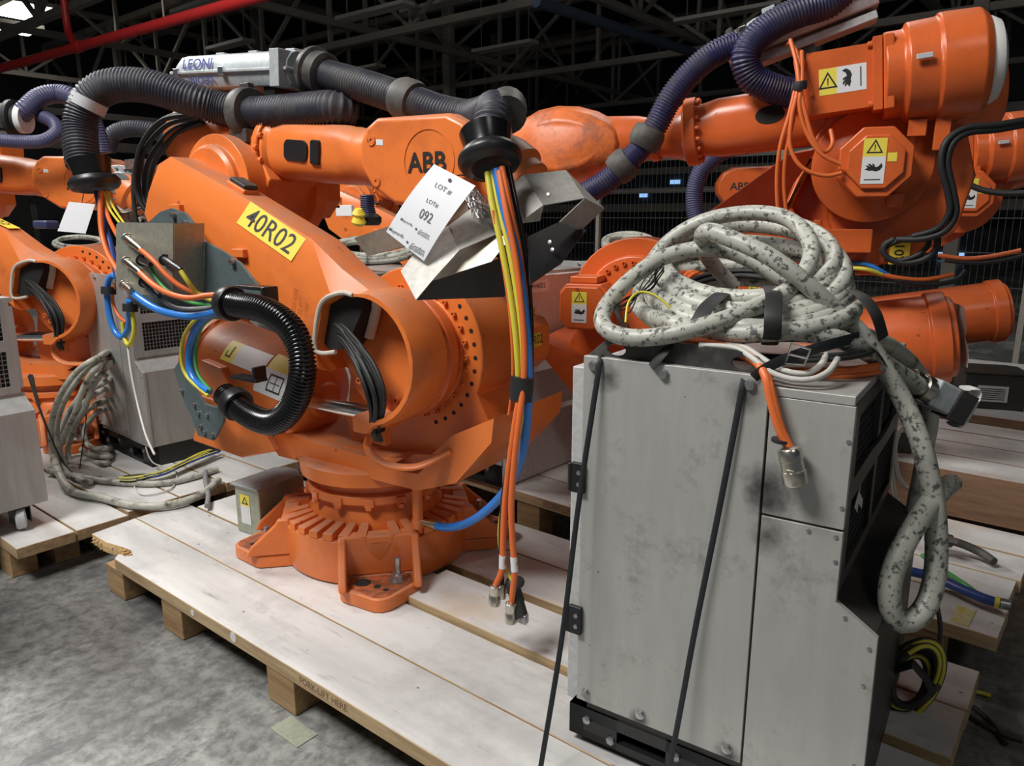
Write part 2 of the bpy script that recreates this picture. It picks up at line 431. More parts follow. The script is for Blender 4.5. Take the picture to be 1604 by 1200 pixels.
def hand_sign(mb, o, x, y, w, h, vertical=False, my=0, mw=1, mi=2):
    """yellow warning triangle beside a white field with a hand"""
    x, y, o = Vector(x).normalized(), Vector(y).normalized(), Vector(o); n = x.cross(y)
    def q(a0, b0, a1, b1, m, e=.0006):
        mb.add([o + x*a*w + y*b*h + n*e for a, b in ((a0, b0), (a1, b0), (a1, b1), (a0, b1))], [(0, 1, 2, 3)], m)
    def tri(c, s, e=.0012):
        pts = [(0, .6), (-.58, -.42), (.58, -.42)]
        out = [o + x*(c[0]*w + a*s) + y*(c[1]*h + b*s) + n*e for a, b in pts]
        inn = [o + x*(c[0]*w + a*s*.72) + y*(c[1]*h + (b*.72 - .02)*s) + n*e for a, b in pts]
        mb.add(out + inn, [(0, 1, 4, 3), (1, 2, 5, 4), (2, 0, 3, 5)], mi)
        mb.add([o + x*(c[0]*w + a*s) + y*(c[1]*h + b*s) + n*e for a, b in ((-.04, .2), (.04, .2), (.02, -.25), (-.02, -.25))], [(0, 1, 2, 3)], mi)
    hand = [(-.45, -.05), (-.30, .04), (-.42, .16), (-.30, .17), (-.16, .09), (-.32, .26), (-.18, .26), (-.02, .12), (-.10, .28), (.03, .24), (.12, .06), (.28, .12), (.42, .30), (.50, .10), (.36, -.10), (.16, -.18), (-.06, -.12), (-.20, -.14)]
    if vertical:
        q(0, 0, 1, .6, mw); q(0, .6, 1, 1, my); tri((.5, .8), w*.62)
        mb.add([o + x*(.5*w + a*w*.8) + y*(.34*h + b*w*.8) + n*.0012 for a, b in hand], [tuple(range(len(hand)))], mi)
        mb.add([o + x*a*w + y*b*h + n*.0012 for a, b in ((.15, .08), (.85, .08), (.85, .105), (.15, .105))], [(0, 1, 2, 3)], mi)
    else:
        q(.38, 0, 1, 1, mw); q(0, 0, .38, 1, my); tri((.19, .5), h*.62)
        mb.add([o + x*(.62*w - b*h*.75) + y*(.52*h + a*h*.75) + n*.0012 for a, b in hand], [tuple(range(len(hand)))], mi)
        mb.add([o + x*a*w + y*b*h + n*.0012 for a, b in ((.87, .15), (.895, .15), (.895, .88), (.87, .88))], [(0, 1, 2, 3)], mi)
SIGN = ['yellow_sign', 'white_sign', 'ink']

def robot(fr, label, number=None, paint='orange_paint', dev=0, uarm=0, group=None, base=True, signs=True, detail=True, ext=0.0, wpaint=None, lettering=True, lift=0.0, abbx=0.0, flange=True, balx=-.96, longarm=False):
    """six-axis robot: x forward, lower arm on the -y side, motors on the +y side; dev, uarm = pose offsets in degrees"""
    T = thing('industrial_robot', label, 'robot', fr, group)
    P = paint
    L2 = rotY(AX2, dev)
    a3 = L2 @ AX3
    UE = Matrix.Translation(a3 - AX3); U = Matrix.Translation(a3 - AX3 + Vector((0, 0, lift))) @ rotY(AX3, uarm)
    # ---- base casting: ring with radial ribs and four feet
    B = Matrix.Rotation(R(-1.5), 4, 'Z')
    if base:
        m = MB()
        m.lathe([(.0, .005), (.352, .005), (.36, .02), (.36, .165), (.355, .17), (.30, .17), (.265, .172), (.262, .195), (.245, .235), (.236, .25), (.236, .262), (.262, .268), (.262, .30), (.236, .305), (.236, .335), (0, .335)], (0, 0, 0), (0, 0, 1), 72)
        b = m.build('base_casting', [P], T, bevel=.004, M=B)
        for k in range(36):
            if k % 9 in (4,): continue
            a = R(k*10 + 5)
            q = MB(); ca, sa = math.cos(a), math.sin(a)
            rr = Matrix.Rotation(a, 4, 'Z')
            q.add([rr @ Vector(v) for v in ((.262, -.017, .168), (.360, -.022, .168), (.360, .022, .168), (.262, .017, .168), (.262, -.015, .207), (.358, -.020, .194), (.358, .020, .194), (.262, .015, .207))],
                  [(0, 3, 2, 1), (4, 5, 6, 7), (0, 1, 5, 4), (1, 2, 6, 5), (2, 3, 7, 6), (3, 0, 4, 7)])
            q.build('casting_rib', [P], b, bevel=.003, seg=1)
        for k in range(14):
            a = 2*math.pi*k/14; ca, sa = math.cos(a), math.sin(a)
            q = MB(); q.box((0, 0, .278), (.05, .036, .03), M=Matrix.Rotation(a, 4, 'Z') @ Matrix.Translation((.245, 0, 0)))
            q.lathe([(.015, 0), (.015, .016), (0, .016)], (.262*ca, .262*sa, .252), (0, 0, 1), 6)
            q.build('clamp_block', [P], b, bevel=.002, seg=1)
        for k in range(4):
            F = B @ Matrix.Rotation(R(45 + 90*k), 4, 'Z') @ Matrix.Diagonal((1.03, 1.1, 1, 1))
            q = MB()
            # pad
            pad = [(.30, -.125), (.425, -.125), (.44, -.118), (.525, -.025), (.532, .0), (.525, .025), (.44, .118), (.425, .125), (.30, .125)]
            q.prism(pad, 0.0, .05, 'z', 0)
            # side cheeks and back wall
            for s in (-1, 1):
                ck = [(.30, .05), (.475, .05), (.455, .085), (.365, .17), (.355, .19), (.30, .19)]
                q.prism(ck, s*.115 - .013, s*.115 + .013, 'y', 0)
            q.prism([(.29, .05), (.352, .05), (.345, .192), (.29, .192)], -.115, .115, 'y', 0)
            f = q.build('foot', [P], T, bevel=.008, seg=3, M=F)
            h = MB(); h.prism([(.36 + (x - .36)*.93, y*.82) for x, y in pad if x > .31] + [(.362, .095), (.362, -.095)], .0495, .0506, 'z'); h.build('worn_top', ['worn_rust'], f, label='rust-brown worn top of the foot')
            h = MB()
            for (x, y, r) in ((.405, -.055, .026), (.44, -.01, .011), (.468, .015, .009)):
                h.cyl((x, y, .0505), (x, y, .0518), r, 16)
            h.build('drilled_hole', ['grill_dark'], f)
            h = MB(); h.lathe([(.030, 0), (.030, .004), (.018, .004), (.022, .004), (.022, .024), (.0105, .026), (.0105, .085), (0, .087)], (.405, .055, .05), (0, 0, 1), 12)
            h.build('anchor_bolt', ['zinc'], f, label='zinc-plated threaded anchor bolt')
    # ---- turret
    m = MB()
    m.lathe([(.0, .335), (.27, .335), (.285, .345), (.285, .395), (.27, .405), (.20, .405), (.19, .47), (0, .47)], (0, 0, 0), (0, 0, 1), 64)
    m.prism([(-.33, .41), (-.30, .38), (.40, .38), (.56, .44), (.70, .60), (.71, .68), (.55, .60), (.44, .50), (.16, .46), (-.12, .47), (-.30, .50)], -.22, .22, 'y')
    t = m.build('turret', [P], T, bevel=.012, seg=3)
    boolean(t, [MB().prism([(.25, .43), (.40, .44), (.50, .53), (.34, .485)], -.3, -.17, 'y')])
    m = MB(); m.cyl((.335, -.15, .42), (.335, -.15, .215), .019, 14); m.cyl((.335, -.15, .235), (.335, -.15, .205), .022, 14); m.build('drain_pipe', [P], T, bevel=.003)
    # bearing housing of the shoulder
    m = MB()
    sp = circle(.32, .84, .285, 20, -25, 160) + [(.02, .78), (-.02, .55), (.0, .44), (.50, .44), (.66, .56)]
    m.prism(sp, -.125, .09, 'y')
    m.lathe([(.0, -.13), (.20, -.13), (.21, -.12), (.21, .12), (.205, .135), (.16, .14), (0, .14)], AX2, (0, 1, 0), 48)
    h = m.build('shoulder_housing', [P], T, bevel=.01, seg=3)
    if detail:
        hb = MB()
        for k in range(28):
            a = R(360*k/28)
            socket_bolt(hb, (.32 + .222*math.cos(a), -.125, .84 + .222*math.sin(a)), (0, -1, 0), .0085, .012)
            socket_bolt(hb, (.32 + .178*math.cos(a), .135, .84 + .178*math.sin(a)), (0, 1, 0), .010, .016)
        for k in range(3): socket_bolt(hb, (.32 + .11*math.cos(R(60 + 60*k)), .138, .84 + .11*math.sin(R(60 + 60*k))), (0, 1, 0), .02, .02)
        hb.build('bolt_ring', [P], h, kind='stuff')
        hh = MB()
        for k in range(16):
            a = R(-70 + 150*k/15); hh.cyl((.32 + .255*math.cos(a), -.1235, .84 + .255*math.sin(a)), (.32 + .255*math.cos(a), -.1262, .84 + .255*math.sin(a)), .0075, 10)
        hh.build('bolt_hole', ['grill_dark'], h, kind='stuff')
        q = MB(); q.box((.32 + .05, .1415, .84 + .09), (.035, .002, .022)); q.build('rating_plate', ['white_sign'], h)
    # front link guard and lugs
    m = MB()
    m.tube(catmull([(.30, -.30, .62), (.28, -.33, .55), (.34, -.33, .50), (.46, -.30, .50), (.54, -.22, .545)], .02), lambda t, i: (.016, .009), 8)
    m.box((.31, -.29, .60), (.05, .03, .10)); m.build('cable_guard', [P], T, bevel=.003)
    # ---- balancing cylinder
    m = MB(); a0, a1 = Vector((-.14, -.10, .595)), Vector((balx, -.10, .595 + (-.14 - balx)*.171)); d = a1 - a0; l = d.length
    m.lathe([(0, 0), (.07, 0), (.07, .015), (.10, .02), (.165, .05), (.178, .08), (.178, l - .10), (.19, l - .10), (.19, l - .03), (.165, l - .03), (.165, l - .005), (0, l)], a0, d, 40)
    m.prism([(-.62, .42), (-.50, .42), (-.42, .60), (-.50, .72), (-.62, .74), (-.70, .62)], -.30, .10, 'y')
    bl = m.build('balancing_cylinder', [P], T, bevel=.006)
    m = MB(); m.cyl((-.16, -.17, .605), (.27, -.24, .63), .028, 20); m.build('piston_rod', ['chrome'], T, label='chrome piston rod')
    m = MB()
    for s in (-1, 1): m = MB().prism([(-.70, .40), (-.40, .38), (-.20, .44), (-.30, .56), (-.62, .60)], s*.2 - .1 - .015, s*.2 - .1 + .015, 'y'); m.build('balancer_bracket', [P], T, bevel=.006)
    # ---- shoulder motor
    m = MB()
    oc = [(.40, .74), (.56, .74), (.60, .78), (.60, .90), (.57, .935), (.42, .935), (.39, .90), (.39, .77)]
    m.prism(oc, .08, .30, 'y'); m.prism([(x*.9 + .0495, z*.9 + .084) for x, z in oc], .30, .335, 'y')
    m.box((.50, .21, .95), (.12, .14, .03))
    mo = m.build('shoulder_motor', [P], T, bevel=.006)
    if signs:
        q = MB(); hand_sign(q, (.535, .3365, .775), (-1, 0, 0), (0, 0, 1), .065, .13, True); q.build('warning_sign', SIGN, mo)
    # ---- lower arm
    top = [(-.745, 1.40), (-.70, 1.475), (-.62, 1.50), (-.29, 1.375), (.09, 1.215), (.22, 1.125), (.33, 1.065)]
    if longarm: top = [(-.745, 1.42), (-.70, 1.50), (-.60, 1.54), (-.28, 1.485), (.04, 1.245), (.22, 1.135), (.33, 1.07)]
    arc = circle(.32, .85, .222, 14, 78, -78)
    bot = [(.33, .60), (.27, .60), (.265, .68), (.16, .765), (.0, .90), (-.25, 1.00), (-.55, 1.07), (-.72, 1.17), (-.78, 1.30)]
    full = top + arc + bot
    face = [(-.715, 1.375), (-.685, 1.41), (-.63, 1.425), (-.25, 1.275), (.06, 1.13), (.20, 1.055), (.325, 1.055)] + circle(.32, .85, .212, 14, 78, -78) + [(.325, .61), (.275, .61), (.272, .685), (.165, .77), (.01, .91), (-.24, 1.01), (-.54, 1.08), (-.705, 1.18), (-.755, 1.30)]
    m = MB()
    m.loft([[(x, -.385, z) for x, z in face], [(x, -.345, z) for x, z in full], [(x, -.235, z) for x, z in full], [(x, -.222, z) for x, z in [(a*.985 + .002, b*.985 + .012) for a, b in full]]])
    la = m.build('lower_arm', [P], T, bevel=.006, seg=3, M=L2)
    cup = MB().lathe([(0, 0), (.196, 0), (.196, .135), (.19, .14), (0, .14)], (.32, -.40, .85), (0, 1, 0), 48)
    slot = MB().prism([(.30, 1.045), (.25, 1.05), (.165, 1.01), (.125, .88), (.145, .86), (.20, .86), (.40, .90), (.42, 1.0)], -.45, -.262, 'y')
    cut = [cup, slot]
    boolean(la, cut)
    # gearbox drum between arm and housing
    m = MB(); m.lathe([(.0, -.235), (.218, -.235), (.22, -.225), (.205, -.215), (.205, -.205), (.215, -.195), (.215, -.16), (.198, -.15), (.198, -.12), (0, -.12)], AX2, (0, 1, 0), 64)
    g = m.build('gearbox', ['orange_worn' if P == 'orange_paint' else P], T, bevel=.002)
    if detail:
        hb = MB()
        for k in range(22):
            a = R(360*k/22 + 8)
            x, z = .32 + .155*math.cos(a), .85 + .155*math.sin(a)
            if 70 < (360*k/22 + 8) % 360 < 215: continue
            hb.lathe([(.017, 0), (.017, .006), (.012, .006), (.012, .018), (.006, .018), (.006, .008), (0, .008)], (x, -.262, z), (0, -1, 0), 12)
        hb.build('bolt_ring', [P], la, kind='stuff')
    tr = MB(); tr.tube(catmull([(.30, -.386, 1.05), (.25, -.387, 1.055), (.16, -.387, 1.015), (.12, -.387, .88), (.145, -.387, .855), (.215, -.387, .865)], .015), .0075, 8)
    tr.tube(catmull([(.335, -.31, 1.05), (.305, -.295, .98), (.265, -.285, .90)], .02), lambda t, i: (.016, .006), 8)
    tr.build('edge_trim', ['cream_trim'], la, label='cream rubber edge trim')
    dk = MB(); dk.prism([(.315, 1.045), (.25, 1.047), (.168, 1.008), (.129, .88), (.146, .862), (.215, .868), (.262, .93), (.305, 1.0)], -.352, -.2645, 'y'); dk.build('mouth_shade_block', ['grill_dark'], la)  # solid black block in the slot, standing in for the shade inside it
    # black cable bundle out of the arm
    rnd = random.Random(3)
    for k in range(14):
        a, b_ = rnd.uniform(-.02, .02), rnd.uniform(-.015, .015)
        q = MB(); q.tube(catmull([(.18 + a, -.34, .925 + b_*2), (.235 + a, -.36, .915 + b_*2), (.33 + a*2, -.385 + b_, .85 + b_), (.385 + a*2.2, -.40 + b_, .76), (.37 + a*1.2, -.375 + b_, .68), (.335 + a*.7, -.35 + b_, .62), (.33 + a*.6, -.33, .575)], .02), .0075, 7)
        q.build('arm_cable', ['black_rubber'], T)
    q = MB(); q.box((.325, -.345, .615), (.06, .045, .012)); q.build('cable_clamp', ['black_plastic'], T)
    # small lugs, cap, number plate
    q = MB()
    nrm = Vector((.395, 0, .92)).normalized(); ax = Vector((.92, 0, -.395)).normalized()
    c = Vector((-.30, -.29, 1.385))
    Mx = Matrix.Translation(c) @ Matrix((( ax.x, 0, nrm.x, 0), (0, 1, 0, 0), (ax.z, 0, nrm.z, 0), (0, 0, 0, 1)))
    q.box((0, 0, 0), (.10, .07, .02), M=Mx); q.build('cap_seat', [P], la, bevel=.008)
    q = MB(); q.box((0, 0, .017), (.085, .06, .016), M=Mx); q.build('rubber_cap', ['black_dusty'], la, bevel=.006)
    for (x, z) in ((-.54, 1.315), (-.21, 1.165)):
        q = MB(); q.box((x, -.39, z), (.06, .03, .03), M=None); q.build('mounting_lug', [P], la, bevel=.004)
    if number:
        # the plate lies on the chamfer between side and top face
        p0, p1, t0 = Vector((-.225, -.385, 1.2632)), Vector((.05, -.385, 1.1347)), Vector((-.10, -.345, 1.295))
        x = (p1 - p0).normalized(); up = (t0 - p0); up = (up - x*up.dot(x)); hgt = up.length; y = up.normalized(); n = x.cross(y)
        q = MB(); w = .285; o = p0 + x*.0 + y*.002 + n*.0035
        q.add([o, o + x*w, o + x*w + y*(hgt - .004), o + y*(hgt - .004)], [(0, 1, 2, 3)], 0)
        q.text(number, o + x*w/2 + y*(hgt - .004)*.47 + n*.0008, x, y, .094, 1, bold=.004, sx=.98)
        q.build('number_label', ['yellow_label', 'ink'], la, label='yellow label reading ' + number)
        q = MB(); q.box((.6015, .20, .855), (.002, .10, .05), 0); q.text(number, (.6030, .20, .855), (0, 1, 0), (0, 0, 1), .046, 1, bold=.006); q.build('number_label', ['yellow_label', 'ink'], mo)
        # cast lettering
        q = MB()
        for i, s in enumerate(('3HAC 025-1/03', '42 22 017', '1/100')):
            q.text(s, Vector((.03 + .03*i, -.3862, .99 - .0*i)), (.25, 0, .97), (-.97, 0, .25), .022, 0, bold=.003)
        q.build('cast_lettering', [P], la)
    # ---- elbow joint
    e = U @ AX3
    m = MB(); m.lathe([(0, -.24), (.135, -.24), (.15, -.225), (.15, -.205), (.19, -.20), (.19, -.12), (.17, -.11), (.17, .10), (.21, .11), (.21, .17), (.15, .185), (.12, .20), (0, .20)], AX3, (0, 1, 0), 40)
    ej = m.build('elbow_joint', [P], T, bevel=.004, M=UE)
    if detail:
        hb = MB()
        for k in range(20):
            a = R(18*k); hb.lathe([(.009, 0), (.009, .012), (.005, .012), (0, .006)], (AX3.x + .157*math.cos(a), -.121, AX3.z + .157*math.sin(a)), (0, -1, 0), 8)
        hb.build('bolt_ring', ['grill_dark'], ej, kind='stuff')
    m = MB(); m.prism([(AX3.x + .13*math.cos(R(22.5 + 45*k)), AX3.z + .13*math.sin(R(22.5 + 45*k))) for k in range(8)], .19, .33, 'y')
    m.prism([(AX3.x + .10*math.cos(R(22.5 + 45*k)), AX3.z + .10*math.sin(R(22.5 + 45*k))) for k in range(8)], .33, .345, 'y')
    em = m.build('elbow_motor', [P], T, bevel=.006, M=UE)
    if signs:
        q = MB(); hand_sign(q, (AX3.x + .045, .346, AX3.z - .075), (-1, 0, 0), (0, 0, 1), .075, .155, True)
        q.add([(AX3.x - .035, .3465, AX3.z), (AX3.x - .065, .3465, AX3.z), (AX3.x - .065, .3465, AX3.z + .03), (AX3.x - .035, .3465, AX3.z + .03)], [(0, 1, 2, 3)], 0)
        q.build('warning_sign', SIGN, em)
    # ---- upper arm: housing, tube, wrist
    A = Vector((-1.05, .0, 1.605)); D = (Vector((.40, 0, 1.455)) - A).normalized()
    def along(s, y=0, up=0): return A + D*s + Vector((0, y, 0)) + Vector((-D.z, 0, D.x))*up
    m = MB()
    m.lathe([(.0, .06), (.12, .06), (.145, .09), (.155, .20), (.15, .36), (.135, .46), (.118, .52), (.118, .60), (.135, .615), (.135, .645), (0, .645)], A, D, 48)
    m.prism([(-.86, 1.62), (-.84, 1.46), (-.72, 1.30), (-.57, 1.25), (-.43, 1.30), (-.36, 1.42), (-.46, 1.60)], -.12, .15, 'y')
    uh = m.build('elbow_housing', [P], T, bevel=.008, seg=3, M=U)
    if longarm:
        m = MB(); m.prism([(-.86, 1.60), (-.93, 1.36), (-.89, 1.16), (-.76, 1.05), (-.50, 1.0), (-.30, 1.03), (-.24, 1.15), (-.30, 1.34), (-.40, 1.50)], -.14, .10, 'y'); boolean(m.build('elbow_casting', [P], T, bevel=.03, seg=4, M=UE), [MB().prism([(-.36, 1.40), (-.30, 1.25), (-.36, 1.16), (-.47, 1.12), (-.44, 1.20), (-.42, 1.33)], -.02, .3, 'y')])
        m = MB(); m.box((-.50, .13, 1.12), (.20, .08, .09)); m.box((-.40, .15, 1.10), (.03, .04, .20)); m.box((-.66, .20, 1.27), (.06, .02, .05)); m.build('cable_bracket', [P], T, bevel=.006, M=UE)
        m = MB(); m.box((-.78, .24, 1.50), (.05, .02, .12)); m.box((-.70, .24, 1.52), (.06, .02, .06)); m.build('cable_hook', [P], T, bevel=.004, M=UE)
    # big wrist drive with its motor, on the +y side
    Mm = Matrix.Translation(along(0, 0)) @ Matrix(((D.x, 0, -D.z, 0), (0, 1, 0, 0), (D.z, 0, D.x, 0), (0, 0, 0, 1)))
    yy, zz = .19, .072
    m = MB(); c0 = Mm @ Vector((0, yy, zz))
    m.lathe([(0, .15), (.155, .15), (.178, .175), (.183, .27), (.183, .30), (.172, .305), (.17, .40), (.15, .41), (.15, .47), (0, .47)], c0, D, 56)
    m.box((.46, yy, zz), (.035, .25, .25), M=Mm)
    dr = m.build('wrist_drive', [P], T, bevel=.008, M=U)
    m = MB(); m.lathe([(0, .10), (.09, .10), (.13, .115), (.145, .14), (.145, .15), (0, .15)], c0, D, 40); m.build('drum_cap', ['white_plastic'], dr, label='cream plastic end cap')
    m = MB(); m.box((.36, yy + .19, zz + .02), (.05, .012, .018), M=Mm); m.build('cast_lug', ['clear_tape'], dr, bevel=.003)
    m = MB(); m.box((.60, yy, zz), (.25, .20, .215), M=Mm); m.box((.495, yy, zz), (.03, .24, .245), M=Mm); m.box((.735, yy, zz), (.02, .17, .18), M=Mm)
    for a, b_ in ((1, 1), (1, -1), (-1, 1), (-1, -1)): socket_bolt(m, Mm @ Vector((.51, yy + a*.10, zz + b_*.10)), D, .012, .016)
    mm = m.build('wrist_motor', [P], T, bevel=.008, M=U)
    if signs:
        q = MB(); o = Mm @ Vector((.685, yy + .1005, zz - .045)); hand_sign(q, o, -D, Vector((-D.z, 0, D.x)), .155, .09); q.build('warning_sign', SIGN, mm)
    # forearm
    m = MB()
    n8 = 24
    def sec(s, r, sq): # rounded, slightly squared sections
        u = Vector((0, 1, 0)); w = Vector((-D.z, 0, D.x)); out = []
        for k in range(n8):
            t = 2*math.pi*k/n8; c_, s_ = math.cos(t), math.sin(t)
            f = 1 + sq*(abs(math.sin(2*t))**1.5)*.16
            out.append(A + D*s + u*c_*r*f + w*s_*r*f)
        return out
    if longarm:
        m.loft([sec(.65, .126, 0), sec(.665, .126, 0), sec(.68, .115, .3), sec(.74, .115, 1), sec(1.06, .112, 1), sec(1.12, .105, .3), sec(1.145, .108, 0), sec(1.15, .138, 0), sec(1.195, .138, 0), sec(1.20, .12, 0),
                sec(1.21, .112, 0), sec(1.27, .095, 0), sec(1.31, .085, 0), sec(1.32, .10, 0), sec(1.345, .10, 0), sec(1.35, .085, 0), sec(1.40, .10, 0), sec(1.26 + ext, .12, 0)])
        for k in range(18):
            a = R(20*k); p = A + D*1.150 + Vector((0, 1, 0))*math.cos(a)*.122 + Vector((-D.z, 0, D.x))*math.sin(a)*.122
            m.lathe([(.010, 0), (.010, .018), (0, .018)], p, -D, 8)
            p = A + D*1.32 + Vector((0, 1, 0))*math.cos(a)*.09 + Vector((-D.z, 0, D.x))*math.sin(a)*.09; m.lathe([(.008, 0), (.008, .014), (0, .014)], p, -D, 8)
    else:
        m.loft([sec(.65, .126, 0), sec(.665, .126, 0), sec(.68, .112, .3), sec(.74, .108, 1), sec(1.02, .10, 1), sec(1.07 + ext, .097, .3), sec(1.10 + ext, .10, 0), sec(1.22 + ext, .115, 0)])
    fa = m.build('forearm', [P], T, bevel=.003, M=U)
    if detail:
        hb = MB()
        for k in range(18):
            a = R(20*k); p = A + D*.648 + Vector((0, 1, 0))*math.cos(a)*.13 + Vector((-D.z, 0, D.x))*math.sin(a)*.13
            hb.lathe([(.010, 0), (.010, .016), (0, .016)], p, -D if k % 2 else D, 8)
        hb.build('bolt_ring', [P], fa, kind='stuff')
    def rrect(w, h, r, n=5):
        out = []
        for cx, cz, a in ((w/2 - r, h/2 - r, 0), (-w/2 + r, h/2 - r, 90), (-w/2 + r, -h/2 + r, 180), (w/2 - r, -h/2 + r, 270)):
            out += [(cx + r*math.cos(R(a + 90*k/n)), cz + r*math.sin(R(a + 90*k/n))) for k in range(n + 1)]
        return out
    UW = U @ Matrix.Translation(D*ext)
    if longarm:
        q = MB(); q.prism([(.055*math.cos(R(15*k)), .034*math.sin(R(15*k))) for k in range(24)], -.003, .003, 'y', M=Mm @ Matrix.Translation((.86, .1145, .01))); q.build('access_hole', ['grill_dark'], fa)
    for yy in ((-1, 1) if not longarm else (-1,)):
        Mw = Mm @ Matrix.Translation((.83, yy*.109, 0)) @ Matrix.Scale(1, 4)
        q = MB(); q.prism(rrect(.12, .075, .022), -.004, .004, 'y', M=Mw); q.build('window_pad', ['black_plastic'], fa, bevel=.002, seg=1)
        q = MB(); q.prism(rrect(.045, .085, .01), -.006, .008, 'y', M=Matrix.Translation(D*.10) @ Mw); q.build('rubber_cap', ['black_plastic'], fa, bevel=.003, seg=1)
    # wrist
    wp = [(.155, 1.575), (.20, 1.60), (.50, 1.595), (.565, 1.565), (.60, 1.50), (.595, 1.44), (.54, 1.365), (.46, 1.335), (.36, 1.315), (.27, 1.325), (.165, 1.385), (.115, 1.46), (.12, 1.525)]
    if longarm: wp = [(.36 + .27*math.cos(R(a)), 1.475 + .165*math.sin(R(a))*(1 + .12*math.cos(R(a)))) for a in range(0, 360, 20)]
    m = MB(); m.loft([[((x - .36)*k + .36, y, (z - 1.455)*k + 1.455) for x, z in wp] for y, k in (((-.150, .93), (-.135, 1.0), (-.03, 1.0), (.10, .98), (.135, .90)) if not longarm else ((-.15, .55), (-.12, .85), (-.05, 1.0), (.05, 1.0), (.12, .88), (.155, .62)))])
    wr = m.build('wrist', [wpaint or P], T, bevel=.012 if not longarm else .03, seg=3 if not longarm else 5, M=UW)
    m = MB()
    m.lathe([(.096, -.149), (.103, -.149), (.103, -.1525), (.096, -.1525)], (.42, 0, 1.455), (0, 1, 0), 40, hollow=True)
    m.text('ABB', (.415, -.1522, 1.450), (1, 0, 0), (0, 0, 1), .085, 1, bold=.022)
    if lettering: m.text('ABB', (.36 + abbx, .1365, 1.475), (-1, 0, 0), (0, 0, 1), .062, 1, bold=.018)
    m.build('maker_lettering', [P, 'ink'], wr, kind='stuff')
    q = MB()
    for (x, z) in ((.185, 1.53), (.20, 1.40)): q.lathe([(.017, 0), (.017, .004), (.012, .004), (.006, .004), (.006, .001), (0, .001)], (x, -.150, z), (0, -1, 0), 16)
    q.add([(.205, -.1512, 1.515), (.235, -.1512, 1.512), (.235, -.1512, 1.53), (.205, -.1512, 1.533)], [(0, 1, 2, 3)], 1)
    q.build('cover_screw', [P, 'white_sign'], wr, kind='stuff')
    if not flange: return dict(root=T, la=la, uh=uh, U=U, L2=L2, turret=t, wrist=wr, bal=bl, mo=mo)
    m = MB(); m.lathe([(.10, -.06), (.115, 0), (.115, .06), (.095, .075), (.095, .11), (.08, .115), (0, .115)], (.60, .0, 1.43), Vector((.8, 0, -.55)), 32)
    m.build('tool_flange', [P], T, bevel=.003, M=UW)
    return dict(root=T, la=la, uh=uh, U=U, L2=L2, turret=t, wrist=wr, bal=bl, mo=mo)
# ================================================================== pallets
_pb = [0]
def plank(parent, x0, x1, y0, y1, z1, th=.045, name='plank', label=None, side='raw_wood', poly=None, slant=(0, 0), split=()):
    _pb[0] += 1
    q = MB(); g = .0015
    if poly is None:
        a, b = x0 + random.uniform(-.006, .006), x1 + random.uniform(-.006, .006)
        poly = [(a + slant[0], y0 + g), (b + slant[1], y0 + g), (b, y1 - g), (a, y1 - g)]
    c = .002
    n = len(poly); cx = sum(p[0] for p in poly)/n; cy = sum(p[1] for p in poly)/n
    def ring(k, z): return [Vector((p[0] + (cx - p[0])*0 + (c if p[0] < cx else -c)*k, p[1] + (c if p[1] < cy else -c)*k, z)) for p in poly]
    r = [ring(0, z1 - th), ring(0, z1 - c), ring(1, z1)]
    vs = [p for k in r for p in k]; fs = []; ms = []
    for i in range(2):
        for a in range(n):
            b = (a + 1) % n; q.m.append(2 if a in split else 1); fs.append((i*n + a, i*n + b, (i+1)*n + b, (i+1)*n + a))
    fs.append(tuple(reversed(range(n)))); q.m.append(1); fs.append(tuple(2*n + a for a in range(n))); q.m.append(0)
    q.v = vs; q.f = fs
    return q.build(name, ['painted_board_%d' % (_pb[0] % 4), side, 'split_wood'], parent, label=label)
def pallet(fr, label, boards, x0, x1, blocks_x, zb, group=None, side='raw_wood', slant=0):
    T = thing('pallet', label, 'pallet', fr, group)
    ys = [b[0] for b in boards] + [b[1] for b in boards]; ymin, ymax = min(ys), max(ys)
    for b in boards:
        plank(T, b[3] if len(b) > 3 else x0, b[4] if len(b) > 4 else x1, b[0], b[1], b[2], th=b[5] if len(b) > 5 else .045, side=side)
    rows = [ymin + .055, (ymin + ymax)/2, ymax - .055]
    for bx in blocks_x:
        for y in rows:
            q = MB(); q.box((bx, y, (zb)/2), (.135, .10, zb)); q.build('block', ['block_wood'], T, bevel=.004, seg=1)
    for y in rows[1:]:
        q = MB(); q.box(((x0 + x1)/2, y, zb - .011), (x1 - x0 - .1, .10, .022)); q.build('runner', ['brown_wood'], T)
    return T
random.seed(11)
stained('yellow_mark', (.50, .44, .10), (.58, .54, .42), .5, scale=14, lo=.4, hi=.6)
# the pallet under robot and cabinet in front
FP = Frame(0, 0, 0, 0)
PA = thing('pallet', 'long pallet of white-painted planks with a broken corner, under the nearest robot', 'pallet', FP)
plank(PA, 0, 0, 0, 0, .165, label='front plank with a splintered corner and stencilled lettering',
      poly=[(-2.845, 1.110), (-.14, 1.110), (-.14, 1.348), (-3.185, 1.348), (-3.16, 1.158), (-3.03, 1.156), (-2.935, 1.176), (-2.873, 1.187), (-2.823, 1.168), (-2.838, 1.146), (-2.876, 1.138), (-2.862, 1.122)], split=(4, 5, 6, 7, 8, 9, 10, 11))
plank(PA, -3.185, -.14, 1.350, 1.580, .165)
plank(PA, -1.76, -.15, 1.586, 1.815, .187, .06)
plank(PA, -3.10, -1.765, 1.586, 1.80, .165)
plank(PA, -2.75, -.14, 1.885, 2.115, .165, .06)
plank(PA, -2.75, -.14, 2.120, 2.345, .165, .06)
plank(PA, -3.12, -2.76, 1.90, 2.10, .165)
